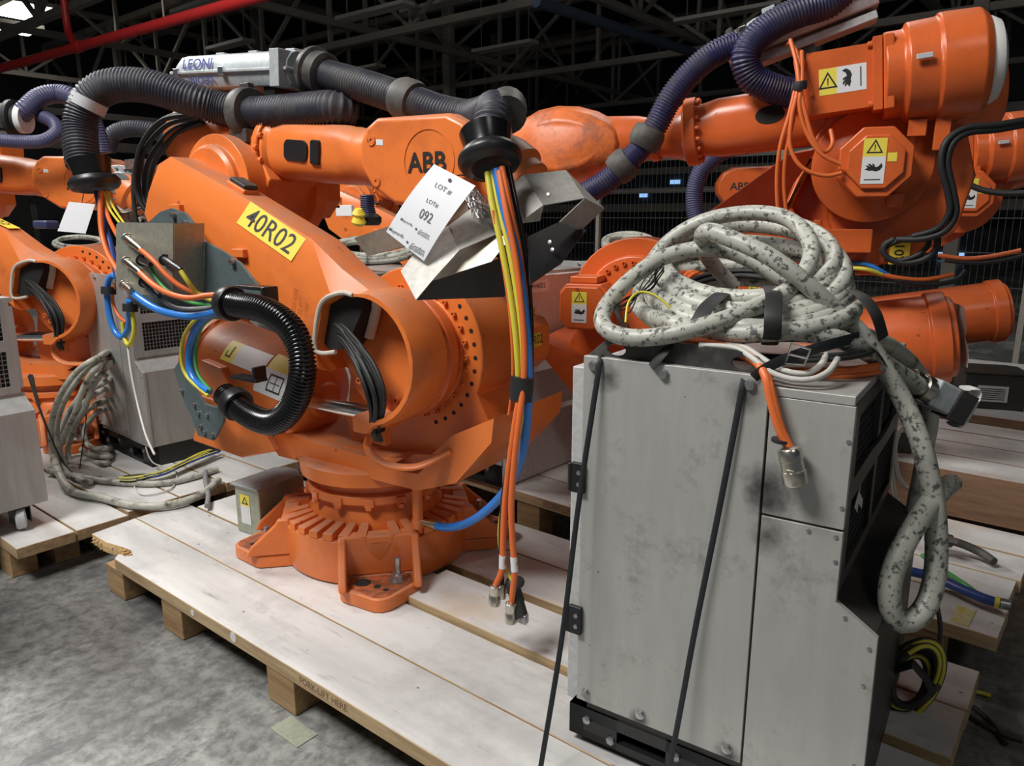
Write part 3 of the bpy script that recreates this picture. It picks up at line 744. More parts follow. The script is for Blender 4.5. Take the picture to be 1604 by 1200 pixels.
for bx in (-2.87, -2.43, -1.78, -1.05, -.25):
    for y in (1.17, 1.72, 2.28):
        q = MB(); q.box((bx, y + (.0 if y > 1.2 else .0), .06), (.14, .115, .119)); q.build('block', ['block_wood'], PA, bevel=.004, seg=1)
q = MB()
q.text('FORK-LIFT HERE', (-1.567, 1.1093, .1425), (1, 0, 0), (0, 0, 1), .030, 0, bold=.004, sx=.98); q.build('stencil_lettering', ['brown_wood'], PA)
q = MB(); q.cyl((-2.02, 1.1095, .146), (-2.02, 1.1085, .146), .017, 20, 0); q.cyl((-2.27, 1.1095, .142), (-2.27, 1.1085, .142), .011, 16, 0); q.build('paper_dot', ['white_sign'], PA)
# splintered ends of the broken corner
q = MB(); rnd = random.Random(5)
for k in range(30):
    t = rnd.random(); x = -3.15 + .33*t; y = 1.156 + .03*t; z = .165 - rnd.uniform(.006, .042)
    l = rnd.uniform(.006, .022); q.add([(x, y + .002, z), (x + .02, y + .006, z + .003), (x + .012, y + .006, z - .005), (x + rnd.uniform(-.01, .01), y - l, z - .003)], [(0, 1, 2), (0, 1, 3), (1, 2, 3), (2, 0, 3)])
q.build('splinters', ['split_wood'], PA, kind='stuff')

PB = pallet(Frame(0, 0, 0, -2), 'long white-painted pallet behind the nearest robot, carrying the upright white cabinet', [(2.44, 2.67, .232), (2.675, 2.90, .232), (2.905, 3.13, .232), (3.14, 3.36, .232)], -2.98, -.20, (-2.85, -2.0, -1.2, -.4), .187)
q = MB(); q.text('!FORK-LIFT HERE', (-1.78, 2.4393 + 0, .2095), (1, 0, 0), (0, 0, 1), .033, 0, bold=.003, sx=1.05); q.build('stencil_lettering', ['brown_wood'], PB)
for bx in ((-.30, 2.52, .05, .13), (-1.55, 2.50, .045, .06)):
    q = MB(); q.box((bx[0], bx[1], .2330), (bx[2], bx[3], .0012)); q.build('paint_mark', ['yellow_mark'], PB, label='yellow paint mark')
pallet(Frame(0, 0, 0, 0), 'tall brown pallet stacked higher behind the cable loop on the right', [(3.50, 3.74, .40, -2.0, .12, .20), (3.745, 3.98, .40), (3.985, 4.2, .40), (4.21, 4.42, .40)], -2.0, .12, (-1.9, -1.0, -.05), .35, side='brown_wood')
pallet(Frame(0, 0, 0, 0), 'pallet in the third row on the right, under the black terminal box', [(4.62, 4.86, .40, -.70, .3, .20), (4.865, 5.1, .40), (5.11, 5.34, .40)], -.70, .3, (-.62, .2), .35, side='brown_wood')
pallet(Frame(0, 0, 0, 0), 'pallet in the farthest row before the wire fence', [(5.75, 6.0, .40, -3.4, .5, .2), (6.005, 6.25, .40), (6.26, 6.5, .40)], -3.4, .5, (-3.2, -1.9, -.6, .3), .35, side='brown_wood')
pallet(Frame(0, 0, 0, 0), 'far left pallet under the cut-off cabinet on castors', [(.905, 1.125, .165), (1.13, 1.345, .165)], -5.9, -3.235, (-5.7, -4.9, -4.1, -3.42), .12)
pallet(Frame(0, 0, 0, 0), 'pallet left of the broken corner, under the steel cabinet and loose cables', [(1.352, 1.585, .172), (1.590, 1.82, .172), (1.825, 2.055, .172), (2.06, 2.29, .172), (2.295, 2.5, .172)], -6.2, -3.26, (-6.0, -5.1, -4.2, -3.42), .127)
pallet(Frame(0, 0, 0, 0), 'pallet behind the left steel cabinet, seen between robot and cabinet', [(2.62, 2.85, .172), (2.855, 3.08, .172), (3.085, 3.31, .172), (3.315, 3.54, .172)], -6.4, -3.05, (-6.2, -5.1, -4.2, -3.2), .127)
pallet(Frame(0, 0, 0, 0), 'pallet in the back row behind the hanging metal guard', [(4.05, 4.28, .172), (4.285, 4.51, .172), (4.515, 4.74, .172), (4.745, 4.97, .172), (4.975, 5.2, .172)], -5.8, -2.15, (-5.6, -4.5, -3.4, -2.3), .127)

pallet(Frame(0, 0, 0, 0), 'low pallet hidden behind the front cabinet, under the back-row robot', [(4.45, 4.68, .172), (4.685, 4.92, .172), (4.925, 5.16, .172), (5.165, 5.4, .172)], -2.1, -.73, (-2.0, -.83), .127)
# ================================================================== robots in their places
FA = Frame(-2.15, 1.835, .165, 6)
RA = robot(FA, 'nearest orange robot, labelled 40R02, with the auction tag hanging at its wrist', '40R02', balx=-.82)
FR = Frame(-1.345, 3.08, .24, 198)
RR = robot(FR, 'large orange robot behind the cable pile, its motors towards the viewer, arm pointing left', '', paint='orange_deep', ext=.29, longarm=True, wpaint='orange_scuffed', lettering=False, lift=.075)
FS = Frame(-1.30, 4.85, .172, 203)
RS = robot(FS, 'orange robot in the back row, only motors and arm showing at the right edge', '', paint='orange_deep', ext=.17, abbx=.09, flange=False)
FL = Frame(-4.85, 1.72, .172, 28)
RL = robot(FL, 'orange robot at the left edge, labelled 20R02 on two faces', '20R02')
FM = Frame(-4.7, 4.65, .172, 14)
RM = robot(FM, 'orange robot far behind the left steel cabinet, mostly hidden', '')
# ================================================================== control cabinets
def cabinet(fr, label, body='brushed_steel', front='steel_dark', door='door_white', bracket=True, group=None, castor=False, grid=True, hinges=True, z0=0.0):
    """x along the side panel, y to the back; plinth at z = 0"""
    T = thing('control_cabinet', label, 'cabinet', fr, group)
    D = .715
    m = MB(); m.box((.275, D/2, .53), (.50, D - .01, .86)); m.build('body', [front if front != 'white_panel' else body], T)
    # plinth with fork pockets
    m = MB(); zm, hz = (z0 + .105)/2, .105 - z0
    m.box((.31, .02, .09), (.66, .04, .03)); m.box((.31, .02, z0 + .010), (.66, .04, .020))
    for a, b in ((-.02, .11), (.235, .42), (.54, .64)): m.box(((a + b)/2, .02, zm), (b - a, .04, hz))
    m.box((.31, D - .02, zm), (.66, .04, hz)); m.box((.0, D/2, zm), (.04, D, hz))
    if not castor: m.box((.62, D/2, zm), (.04, D, hz))
    else: m = MB(); m.box((.26, D/2, .098), (.6, D - .05, .012)); m.box((.1, D/2, zm), (.25, D - .1, hz))
    pl = m.build('plinth', ['black_plastic'], T)
    for x, z in () if castor else ((.03, .075), (.095, .045), (.26, .075), (.40, .045), (.56, .075)):
        q = MB(); q.lathe([(.011, 0), (.011, .006), (.006, .009), (0, .009)], (x, -.0, z), (0, -1, 0), 6); q.build('hex_bolt', ['zinc'], pl)
    # side panel and the two outer plates
    m = MB(); m.box((.2025, .006, .555), (.405, .018, .86)); p = m.build('side_panel', [body], T, bevel=.0015, seg=2)
    for x, z in ((.025, .965), (.19, .965), (.37, .965), (.025, .15), (.17, .15), (.375, .15)):
        q = MB(); q.lathe([(.012, 0), (.012, .003), (.009, .003), (.009, .008), (0, .009)], (x, -.003, z), (0, -1, 0), 12); q.build('hex_bolt', ['zinc'], p)
    m = MB(); m.prism([(.409, .706), (.562, .706), (.562, .947), (.409, .947)], .0, .016, 'y'); p2 = m.build('upper_plate', [body], T, bevel=.0015)
    m = MB(); m.prism([(.409, .105), (.645, .105), (.641, .504), (.562, .557), (.562, .701), (.409, .701)], .0, .016, 'y'); p3 = m.build('lower_plate', [body], T, bevel=.0015)
    for pp, x, z in ((p3, .50, .69), (p3, .55, .69), (p3, .553, .64), (p3, .58, .53), (p3, .628, .48), (p3, .625, .40), (p3, .625, .22), (p3, .60, .13), (p2, .555, .88), (p2, .555, .75)):
        q = MB(); q.lathe([(.0045, 0), (.0045, .002), (0, .003)], (x, 0, z), (0, -1, 0), 8); q.build('rivet', ['zinc'], pp)
    # front side (+x): recessed grille above, sloping step, bulging lower cover
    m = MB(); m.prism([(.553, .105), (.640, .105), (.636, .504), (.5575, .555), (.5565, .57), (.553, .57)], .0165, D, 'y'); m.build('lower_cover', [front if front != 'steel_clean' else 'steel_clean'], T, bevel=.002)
    m = MB(); x = .556
    ys = [.016, .05, .34, .375, .665, D]; zs = [.57, .60, .75, .79, .92, .947]
    m.box((x, D/2, .585), (.012, D - .03, .03)); m.box((x, D/2, .77), (.012, D - .03, .045)); m.box((x, D/2, .935), (.012, D - .03, .03))
    for y in (.035, .3575, .69): m.box((x, y, .76), (.0118, .045, .34))
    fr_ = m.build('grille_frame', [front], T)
    for (ya, yb) in ((.057, .335), (.38, .668)):
        for (za, zb) in ((.60, .748), (.792, .92)):
            g = MB(); g.box((x - .012, (ya + yb)/2, (za + zb)/2), (.004, yb - ya, zb - za), 0)
            if grid:
                n = int((yb - ya)/.0165)
                for i in range(1, n): g.box((x - .004, ya + (yb - ya)*i/n, (za + zb)/2), (.003, .003, zb - za), 1)
                k = int((zb - za)/.0165)
                for i in range(1, k): g.box((x - .004, (ya + yb)/2, za + (zb - za)*i/k), (.003, yb - ya, .003), 1)
            g.build('vent_grille', ['grill_dark', 'zinc' if front == 'steel_clean' else 'black_rubber'], fr_, kind='stuff')
    # top
    m = MB(); m.box((.28, D/2, .957), (.56, D - .0, .018)); m.build('top_plate', [body], T, bevel=.002)
    if bracket:
        m = MB(); m.prism([(.0, .966), (.405, .966), (.40, .985), (.375, 1.018), (.33, 1.028), (.10, 1.034), (.055, 1.03), (.03, 1.01), (.002, .985)], .016, .022, 'y')
        b = m.build('lifting_bracket', ['black_dusty'], T, bevel=.001)
        boolean(b, [MB().prism([(x0 + .022*math.cos(R(20*k)), 1.002 + .013*math.sin(R(20*k))) for k in range(18)], 0, .05, 'y') for x0 in (.07, .345)])
    # door on the -x side
    m = MB(); m.box((-.03, D/2 + .02, .52), (.038, D - .03, .86)); d = m.build('door', [door], T, bevel=.004)
    if hinges:
        for z in (.34, .70):
            q = MB(); q.box((-.005, -.008, z), (.034, .012, .072)); q.cyl((-.024, -.01, z - .034), (-.024, -.01, z + .034), .007, 10); q.build('hinge', ['black_plastic'], d, bevel=.002)
            for dz in (-.014, .014):
                q = MB(); q.lathe([(.0055, 0), (.0055, .003), (0, .0035)], (.0, -.014, z + dz), (0, -1, 0), 10); q.build('hinge_screw', ['zinc'], d)
    if castor:
        for y in (.10, D - .10):
            q = MB(); q.lathe([(.042, -.020), (.050, -.013), (.050, .013), (.042, .020), (.014, .022)], (.60, y, .051), (.3, 1, 0), 24); c = q.build('castor_wheel', ['clear_tape'], T)
            q = MB()
            for s in (-1, 1): q.box((.60, y + s*.030, .070), (.06, .004, .075))
            q.box((.60, y, .10), (.06, .056, .008)); q.build('castor_fork', ['black_plastic'], c)
    return T
FC = Frame(-.887, 1.369, .165, 4.7)
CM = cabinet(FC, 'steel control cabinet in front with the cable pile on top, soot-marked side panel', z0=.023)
FCL = Frame(-4.41, 1.735, .172, -2)
cabinet(FCL, 'steel control cabinet left of the nearest robot, mesh grilles above a foil-topped step', body='steel_clean', front='steel_clean', bracket=False)
FCF = Frame(-4.02, .36, .165, 2)
cabinet(FCF, 'steel control cabinet cut off by the left edge, one castor wheel showing', body='steel_clean', front='steel_clean', bracket=False, castor=True)
FCW = Frame(-2.70, 2.52, .232, -2)
CW = cabinet(FCW, 'cabinet with plain pale front, between nearest robot and foreground cabinet', body='steel_clean', front='white_panel', bracket=False, grid=False, hinges=False)
q = MB()
q.box((.572, .36, .66), (.03, .70, .58)); q.build('front_cover', ['white_panel'], CW, bevel=.006)
q = MB(); q.prism([(.56, .004), (.665, .004), (.66, .30), (.575, .36), (.56, .36)], .01, .71, 'y'); q.build('lower_front', ['white_panel'], CW, bevel=.004)
q = MB(); X = .5885
q.add([(X, .05, .86), (X, .16, .86), (X, .16, .93), (X, .05, .93)], [(0, 1, 2, 3)], 0)
q.text('ABB', (X + .001, .035, .905), (0, 1, 0), (0, 0, 1), .035, 1, bold=.02); q.text('OBJ-4H', (X + .001, .105, .91), (0, 1, 0), (0, 0, 1), .024, 2, bold=.01); q.text('110180', (X + .001, .105, .878), (0, 1, 0), (0, 0, 1), .022, 2, bold=.01)
q.box((X, .30, .90), (.001, .22, .055), 3); q.text('2HJ 4H4002', (X + .001, .30, .90), (0, 1, 0), (0, 0, 1), .034, 2, bold=.006)
q.build('label_strip', ['white_panel', 'red_ink', 'ink', 'white_sign'], CW)
q = MB(); q.cyl((.60, .15, 1.0), (.60, .40, 1.0), .022, 12); q.build('top_bracket', ['black_plastic'], CW)

FB1 = Frame(-3.80, 2.74, .172, 0)
cabinet(FB1, 'steel cabinet behind the nearest lower arm, carrying a cream cable coil', body='steel_clean', front='steel_clean', bracket=False, hinges=False)
FB2 = Frame(-3.02, 4.28, .172, 0)
cabinet(FB2, 'steel cabinet in the back row behind the metal guard, carrying a cream coil', body='steel_clean', front='white_panel', bracket=False, hinges=False)
# ================================================================== hose packages on the nearest robot
def corr(mb, pts, r, pitch=.013, depth=.006, seg=18, mat=0):
    p = resample(catmull(pts, .01), pitch/4)
    return mb.tube(p, lambda t, i: r - depth*(1 if i % 4 in (0, 1) else 0), seg, mat)
def hose(name, fr, pts, r, m, label, group=None, **k):
    q = MB(); corr(q, pts, r, **k); o = q.build(name, [m], ang=80)
    o.matrix_world = fr.M; tag(o, label, 'hose', group); return o
def bundle(fr, lst): return [fr.at(p[0], p[1], y=p[2]) for p in lst]
def cable(name, fr, pts, r, m, label, cat='cable', seg=8, group=None, step=.012, flat=None):
    q = MB(); q.tube(catmull(pts, step), r, seg, flat=flat); o = q.build(name, [m], ang=80)
    if fr is not None: o.matrix_world = fr.M
    tag(o, label, cat, group); return o
def collar(o, p, d, prof, m, name, seg=32, label=None):
    q = MB(); q.lathe(prof, p, d, seg); return q.build(name, [m], o, label=label)
A_ = FA
hp = bundle(A_, [(132, 262, -.46), (127, 232, -.45), (126, 196, -.43), (140, 156, -.40), (174, 135, -.35), (230, 135, -.28), (300, 156, -.20), (345, 170, -.13), (395, 178, -.08), (460, 174, -.05), (520, 170, -.03), (545, 178, .03)])
h1 = hose('dress_hose', A_, hp, .063, 'hose_navy', 'thick dusty corrugated hose arching over to the left and hanging down')
collar(h1, hp[8] + Vector((-.02, 0, 0)), (1, 0, 0), [(.064, -.03), (.09, -.03), (.096, -.02), (.096, .02), (.09, .03), (.064, .03)], 'black_dusty', 'hose_clamp')
q = MB(); q.box(hp[8] + Vector((-.02, .0, -.085)), (.10, .12, .05)); q.build('clamp_foot', ['black_dusty'], h1, bevel=.004)
q = MB(); q.box(hp[8] + Vector((-.02, .0, .095)), (.05, .03, .03)); q.build('clamp_screw', ['black_dusty'], h1, bevel=.004)
q = MB(); q.tube([hp[3] + (hp[2] - hp[3])*.35 , hp[3] + (hp[4] - hp[3])*.05], .0652, 18); q.build('tape_wrap', ['clear_tape'], h1, label='worn clear tape wrapped round the hose')
def end_fitting(parent, p, d, s=1.0):
    d = Vector(d).normalized(); p = Vector(p)
    collar(parent, p, d, [(.066*s, -.03*s), (.082*s, -.03*s), (.080*s, -.02*s), (.072*s, .015*s), (.070*s, .035*s), (.0*s, .035*s)], 'black_gloss', 'hose_cup')
    collar(parent, p + d*.035*s, d, [(.06*s, 0), (.088*s, .008*s), (.098*s, .024*s), (.098*s, .036*s), (.088*s, .05*s), (.06*s, .058*s), (.045*s, .045*s), (0, .04*s)], 'black_plastic', 'ball_ring')
end_fitting(h1, A_.at(142, 262, y=-.46), (A_.at(152, 300, y=-.46) - A_.at(142, 258, y=-.46)), .93)

hp = bundle(A_, [(492, 113, .02), (525, 122, .02), (580, 138, .01), (640, 158, -.01), (690, 176, -.02), (735, 184, -.03), (766, 176, -.07), (774, 172, -.13)]) + bundle(A_, [(772, 186, -.20), (768, 208, -.225)])
h2 = hose('dress_hose', A_, hp, .056, 'hose_navy', 'dusty corrugated hose from the grey box down to the wrist', )
hp2 = bundle(A_, [(738, 181, -.03), (766, 172, -.07), (775, 168, -.13), (774, 182, -.195)])
q = MB(); pp = resample(catmull(hp2, .01), .008); q.tube([p + Vector((.018, .042, .006)) for p in pp], .056, 20); q.build('elbow_shell', ['grey_collar'], h2)
collar(h2, hp[3], hp[4] - hp[2], [(.05, -.045), (.066, -.04), (.072, -.02), (.072, .02), (.066, .04), (.05, .045)], 'grey_collar', 'hose_coupling')
collar(h2, hp[0] + (hp[1] - hp[0])*.25, hp[1] - hp[0], [(.05, -.04), (.085, -.04), (.09, -.03), (.09, -.015), (.078, -.008), (.078, .035), (.06, .045), (.05, .045)], 'black_dusty', 'end_collar')
end_fitting(h2, A_.at(763, 222, y=-.235), A_.at(773, 275, y=-.27) - A_.at(762, 205, y=-.22), .93)

# grey conduit box on top of the upper arm
T = thing('conduit_box', 'light grey LEONI conduit box lying on top of the nearest upper arm'.replace('LEONI ', ''), 'conduit box', A_)
a, b = A_.at(300, 120, y=.02), A_.at(476, 113, y=.02); d = (b - a); L = d.length; d.normalize(); up = Vector((-d.z, 0, d.x)); up = -up if up.z < 0 else up
Mb = Matrix.Translation(a) @ Matrix(((d.x, 0, up.x, 0), (0, 1, 0, 0), (d.z, 0, up.z, 0), (0, 0, 0, 1)))
def boxsec(x, s, y0=.085, zt=.072, zb=-.055):
    return [Vector((x, yy*s, zz*s)) for yy, zz in ((-y0, 0), (-y0*.95, zt*.45), (-y0*.7, zt*.85), (-y0*.4, zt), (y0*.4, zt), (y0*.7, zt*.85), (y0*.95, zt*.45), (y0, 0), (y0*.9, zb*.6), (y0*.75, zb), (-y0*.75, zb), (-y0*.9, zb*.6))]
q = MB(); q.loft([boxsec(-.03, .55), boxsec(.0, .85), boxsec(.03, 1), boxsec(L - .03, 1), boxsec(L, .97)], M=Mb)
bx = q.build('shell', ['light_grey_alu'], T, bevel=.004)
q = MB(); q.box((L/2, -.0, .0), (L + .02, .19, .012), M=Mb)
for x in (.33, .62, .93): q.box((L*x, 0, .068), (.05, .05, .025), M=Mb)
q.box((L - .03, -.02, .0), (.05, .19, .13), M=Mb); q.build('flange', ['light_grey_alu'], T, bevel=.003)
for x in (.06, .48, .93):
    q = MB(); q.box((L*x, -.097, .0), (.03, .012, .03), M=Mb); q.build('toggle_clip', ['chrome'], T, bevel=.002)
q = MB(); q.text('LEONI', Mb @ Vector((L*.245, -.088, .030)), d, Mb.to_3x3() @ Vector((0, .22, .97)), .054, 0, bold=.022, sx=1.25)
q.text('LEONI', Mb @ Vector((L*.27, -.0865, -.030)), -d, Mb.to_3x3() @ Vector((0, .2, -.97)), .040, 0, bold=.015, sx=1.4); q.build('box_lettering', ['blue_print'], T)
for x in (.15, .8): q = MB(); q.box((L*x, 0, -.10), (.06, .10, .10), M=Mb); q.build('mounting_foot', ['black_plastic'], T)

# black cables curving down behind the lower arm
for k, (pp, yy) in enumerate((([(312, 184), (262, 196), (226, 236), (216, 280), (226, 318), (256, 350)], -.16), ([(312, 180), (256, 188), (222, 226), (212, 276), (219, 316), (250, 352)], -.18), ([(315, 188), (270, 204), (236, 246), (226, 286), (234, 320), (262, 348)], -.14), ([(312, 176), (262, 184), (232, 214), (221, 262), (226, 300), (252, 344)], -.12), ([(318, 192), (280, 208), (244, 250), (233, 296), (243, 326), (266, 346)], -.15), ([(300, 178), (250, 200), (216, 250), (209, 300), (214, 350)], -.10))):
    cable('loop_cable', A_, bundle(A_, [(x, y, yy) for x, y in pp]), .010, 'black_rubber', 'black cable in the bunch curving down at the back of the nearest lower arm', group='black cables behind the lower arm')

# ---- grey bracket and connector plate on the lower arm
T = thing('hose_bracket', 'slate-grey hose bracket bolted to the side of the nearest lower arm', 'bracket', A_)
def poly_at(fr, pts, y): return [(p.x, p.z) for p in (fr.at(x, z, y=y) for x, z in pts)]
q = MB(); q.prism(poly_at(A_, [(234, 348), (252, 332), (270, 326), (292, 334), (306, 352), (322, 378), (352, 394), (378, 412), (398, 438), (416, 458), (417, 500), (330, 500), (200, 480), (215, 380)], -.44), -.445, -.435, 'y')
up_ = q.build('upper_plate', ['grey_plate'], T, bevel=.001)
for x, y in ((273, 337), (366, 410), (292, 350)):
    p = A_.at(x, y, y=-.446); q = MB(); q.lathe([(.011, 0), (.011, .014), (.006, .014), (.006, .006), (0, .006)], p, (0, -1, 0), 12); q.build('socket_screw', ['zinc'], up_)
q = MB(); q.prism(poly_at(A_, [(274, 578), (282, 566), (298, 596), (322, 632), (352, 642), (352, 660), (336, 690), (312, 682), (303, 655), (290, 630)], -.42), -.425, -.415, 'y'); lp = q.build('lower_plate', ['grey_plate'], T, bevel=.001)
for x, y in ((285, 612), (305, 634), (311, 647), (325, 650), (315, 668), (321, 677), (333, 681)):
    p = A_.at(x, y, y=-.426); q = MB(); q.lathe([(.008, 0), (.008, .008), (.004, .008), (.004, .003), (0, .003)], p, (0, -1, 0), 12); q.build('socket_screw', ['zinc'], lp)
q = MB()
g = poly_at(A_, [(183, 352), (187, 348), (272, 350), (272, 462), (215, 462), (183, 448)], -.56); q.prism(g, -.5625, -.5595, 'y')
p = A_.at(300, 400, y=-.50); e0 = A_.at(272, 350, y=-.56); e1 = A_.at(272, 462, y=-.56)
q.add([e0, e1, e1 + Vector((0.0, .112, 0)), e0 + Vector((0.0, .112, 0)), e0 + Vector((.003, 0, 0)), e1 + Vector((.003, 0, 0)), e1 + Vector((.003, .112, 0)), e0 + Vector((.003, .112, 0))], [(0, 1, 2, 3), (7, 6, 5, 4), (0, 4, 5, 1), (3, 2, 6, 7), (0, 3, 7, 4), (1, 5, 6, 2)])
cp = q.build('connector_plate', ['steel_plate'], T, label='bare steel connector plate')
q = MB(); q.lathe([(.004, 0), (.004, .25)], e0 + Vector((-.02, -.004, 0)), e1 - e0, 6); 
for (x0, y0, x1, y1, m_) in ((200, 374, 222, 392, 'nickel'), (199, 410, 221, 428, 'nickel'), (258, 407, 284, 424, 'black_plastic'), (222, 408, 236, 414, 'black_plastic'), (226, 442, 250, 464, 'black_plastic'), (196, 447, 205, 455, 'nickel')):
    a, b = A_.at(x0, y0, y=-.565), A_.at(x1, y1, y=-.63); d = (b - a); q = MB()
    q.lathe([(.020, 0), (.020, .004), (.013, .006), (.014, d.length*.45), (.0115, d.length*.5), (.0115, d.length*.9), (.008, d.length), (0, d.length)], a, d, 16); q.box(a + Vector((0, .003, 0)), (.036, .006, .036))
    q.build('plug', [m_], T, bevel=.001, seg=1)
hc = bundle(A_, [(352, 474, -.58), (376, 478, -.59), (420, 488, -.60), (459, 520, -.60), (474, 575, -.60), (462, 630, -.60), (430, 661, -.60), (390, 650, -.58), (352, 618, -.56)])
h3 = hose('hose_loop', A_, hc, .0405, 'hose_black', 'glossy black corrugated hose bent into a C on the bracket', pitch=.0105, depth=.006)
for i, dd in ((0, hc[1] - hc[0]), (-1, hc[-2] - hc[-1])):
    collar(h3, hc[i] + dd*.6, -dd, [(.042, 0), (.052, 0), (.054, .004), (.054, .035), (.050, .045), (.035, .048), (.03, .044), (0, .044)], 'black_plastic', 'hose_clamp')
p = hc[0]; q = MB(); q.box(p + Vector((.06, .07, .045)), (.15, .05, .012)); q.box(p + Vector((.128, .07, -.0)), (.012, .06, .10)); q.build('clamp_arm', ['black_plastic'], h3, bevel=.003)
p = hc[-1]; q = MB(); q.box(p + Vector((.05, .06, .05)), (.13, .05, .012)); q.box(p + Vector((.105, .06, .07)), (.012, .05, .05)); q.build('clamp_arm', ['black_plastic'], h3, bevel=.003)
for lab, m_, r, pp in (('orange cable from the upper plug on the steel plate', 'orange_cable', .0085, [(220, 391, -.63), (240, 408, -.63), (262, 432, -.62), (285, 450, -.60), (315, 462, -.57), (345, 468, -.57)]),
                       ('orange cable from the lower plug on the steel plate', 'orange_cable', .0095, [(219, 427, -.63), (240, 446, -.65), (265, 460, -.65), (295, 467, -.64), (325, 463, -.61), (352, 462, -.59)]),
                       ('yellow cable from the black plug on the steel plate', 'yellow_cable', .0075, [(283, 424, -.63), (295, 442, -.62), (312, 462, -.59), (345, 474, -.57)]),
                       ('thin green cable from the steel plate into the black hose', 'green_cable', .006, [(235, 414, -.60), (244, 434, -.60), (262, 455, -.60), (300, 474, -.58), (348, 478, -.57)]),
                       ('blue air hose from the foot of the steel plate', 'blue_hose', .0125, [(203, 454, -.60), (222, 470, -.63), (250, 486, -.64), (290, 495, -.62), (325, 492, -.60), (352, 484, -.58)]),
                       ('grey cable below the green one at the steel plate', 'grey_cable', .007, [(249, 463, -.62), (262, 476, -.61), (290, 484, -.60), (348, 480, -.58)]),
                       ('blue hose curving down from the upper to the lower hose clamp', 'blue_hose', .014, [(345, 486, -.54), (318, 500, -.53), (301, 530, -.53), (296, 565, -.53), (304, 595, -.54), (328, 614, -.55)]),
                       ('yellow cable curving beside the blue hose at the lower clamp', 'yellow_cable', .0065, [(340, 490, -.56), (310, 498, -.55), (289, 525, -.55), (284, 560, -.55), (293, 590, -.55), (326, 620, -.56)]),
                       ('green cable inside the bend of the blue hose', 'green_cable', .006, [(345, 490, -.53), (318, 510, -.52), (306, 545, -.52), (310, 585, -.53), (330, 612, -.55)])):
    cable('harness_cable', A_, [A_.at(*p[:2], y=p[2]) for p in pp], r, m_, lab)
# cables hanging from the left hose down to the plate
for lab, m_, r, pp in (('orange cable hanging from the left hose end', 'orange_cable', .010, [(158, 300, -.46), (157, 330, -.48), (160, 368, -.50), (170, 400, -.52), (188, 430, -.545), (197, 452, -.55)]),
                       ('orange cable running behind the dark blue hose', 'orange_cable', .008, [(163, 300, -.44), (168, 335, -.46), (180, 362, -.50), (190, 378, -.55)]),
                       ('dark blue hose hanging from the left hose end', 'dark_blue_hose', .013, [(152, 300, -.45), (162, 345, -.46), (172, 380, -.48), (180, 415, -.52), (186, 440, -.54)]),
                       ('thin yellow cable slanting right from the left hose end', 'yellow_cable', .0045, [(168, 300, -.44), (178, 325, -.45), (196, 352, -.50)]),
                       ('second thin yellow cable below the left hose end', 'yellow_cable', .0045, [(163, 302, -.45), (172, 328, -.46), (188, 350, -.50)]),
                       ('blue hose loop hanging behind the steel plate', 'blue_hose', .0115, [(195, 440, -.53), (176, 432, -.52), (168, 450, -.52), (170, 485, -.52), (178, 515, -.52), (190, 528, -.52), (201, 515, -.52), (203, 490, -.53), (202, 470, -.54)]),
                       ('orange cable loop inside the blue loop', 'orange_cable', .006, [(180, 445, -.51), (176, 470, -.51), (186, 495, -.51), (198, 505, -.52)]),
                       ('yellow cable hanging lowest behind the steel plate', 'yellow_cable', .0085, [(204, 470, -.53), (208, 495, -.53), (210, 520, -.53), (203, 540, -.53), (196, 532, -.52), (192, 505, -.52)]),
                       ('thin white wire hanging from the plate down to the pallet', 'pale_cable', .0045, [(200, 540, -.52), (205, 580, -.54), (215, 630, -.56), (228, 680, -.60), (242, 712, -.62)])):
    cable('harness_cable', A_, [A_.at(*p[:2], y=p[2]) for p in pp], r, m_, lab)
for (x, y, yy, lab) in ((170, 455, -.52, 'black tie round the blue loop, upper'), (204, 482, -.53, 'black tie round the blue and yellow loops, lower')):
    p = A_.at(x, y, y=yy); q = MB(); q.lathe([(.018, -.014), (.026, -.014), (.026, .014), (.018, .014)], p, (0, .1, 1), 16); o = q.build('cable_tie', ['black_rubber']); o.matrix_world = A_.M; tag(o, lab, 'cable tie')

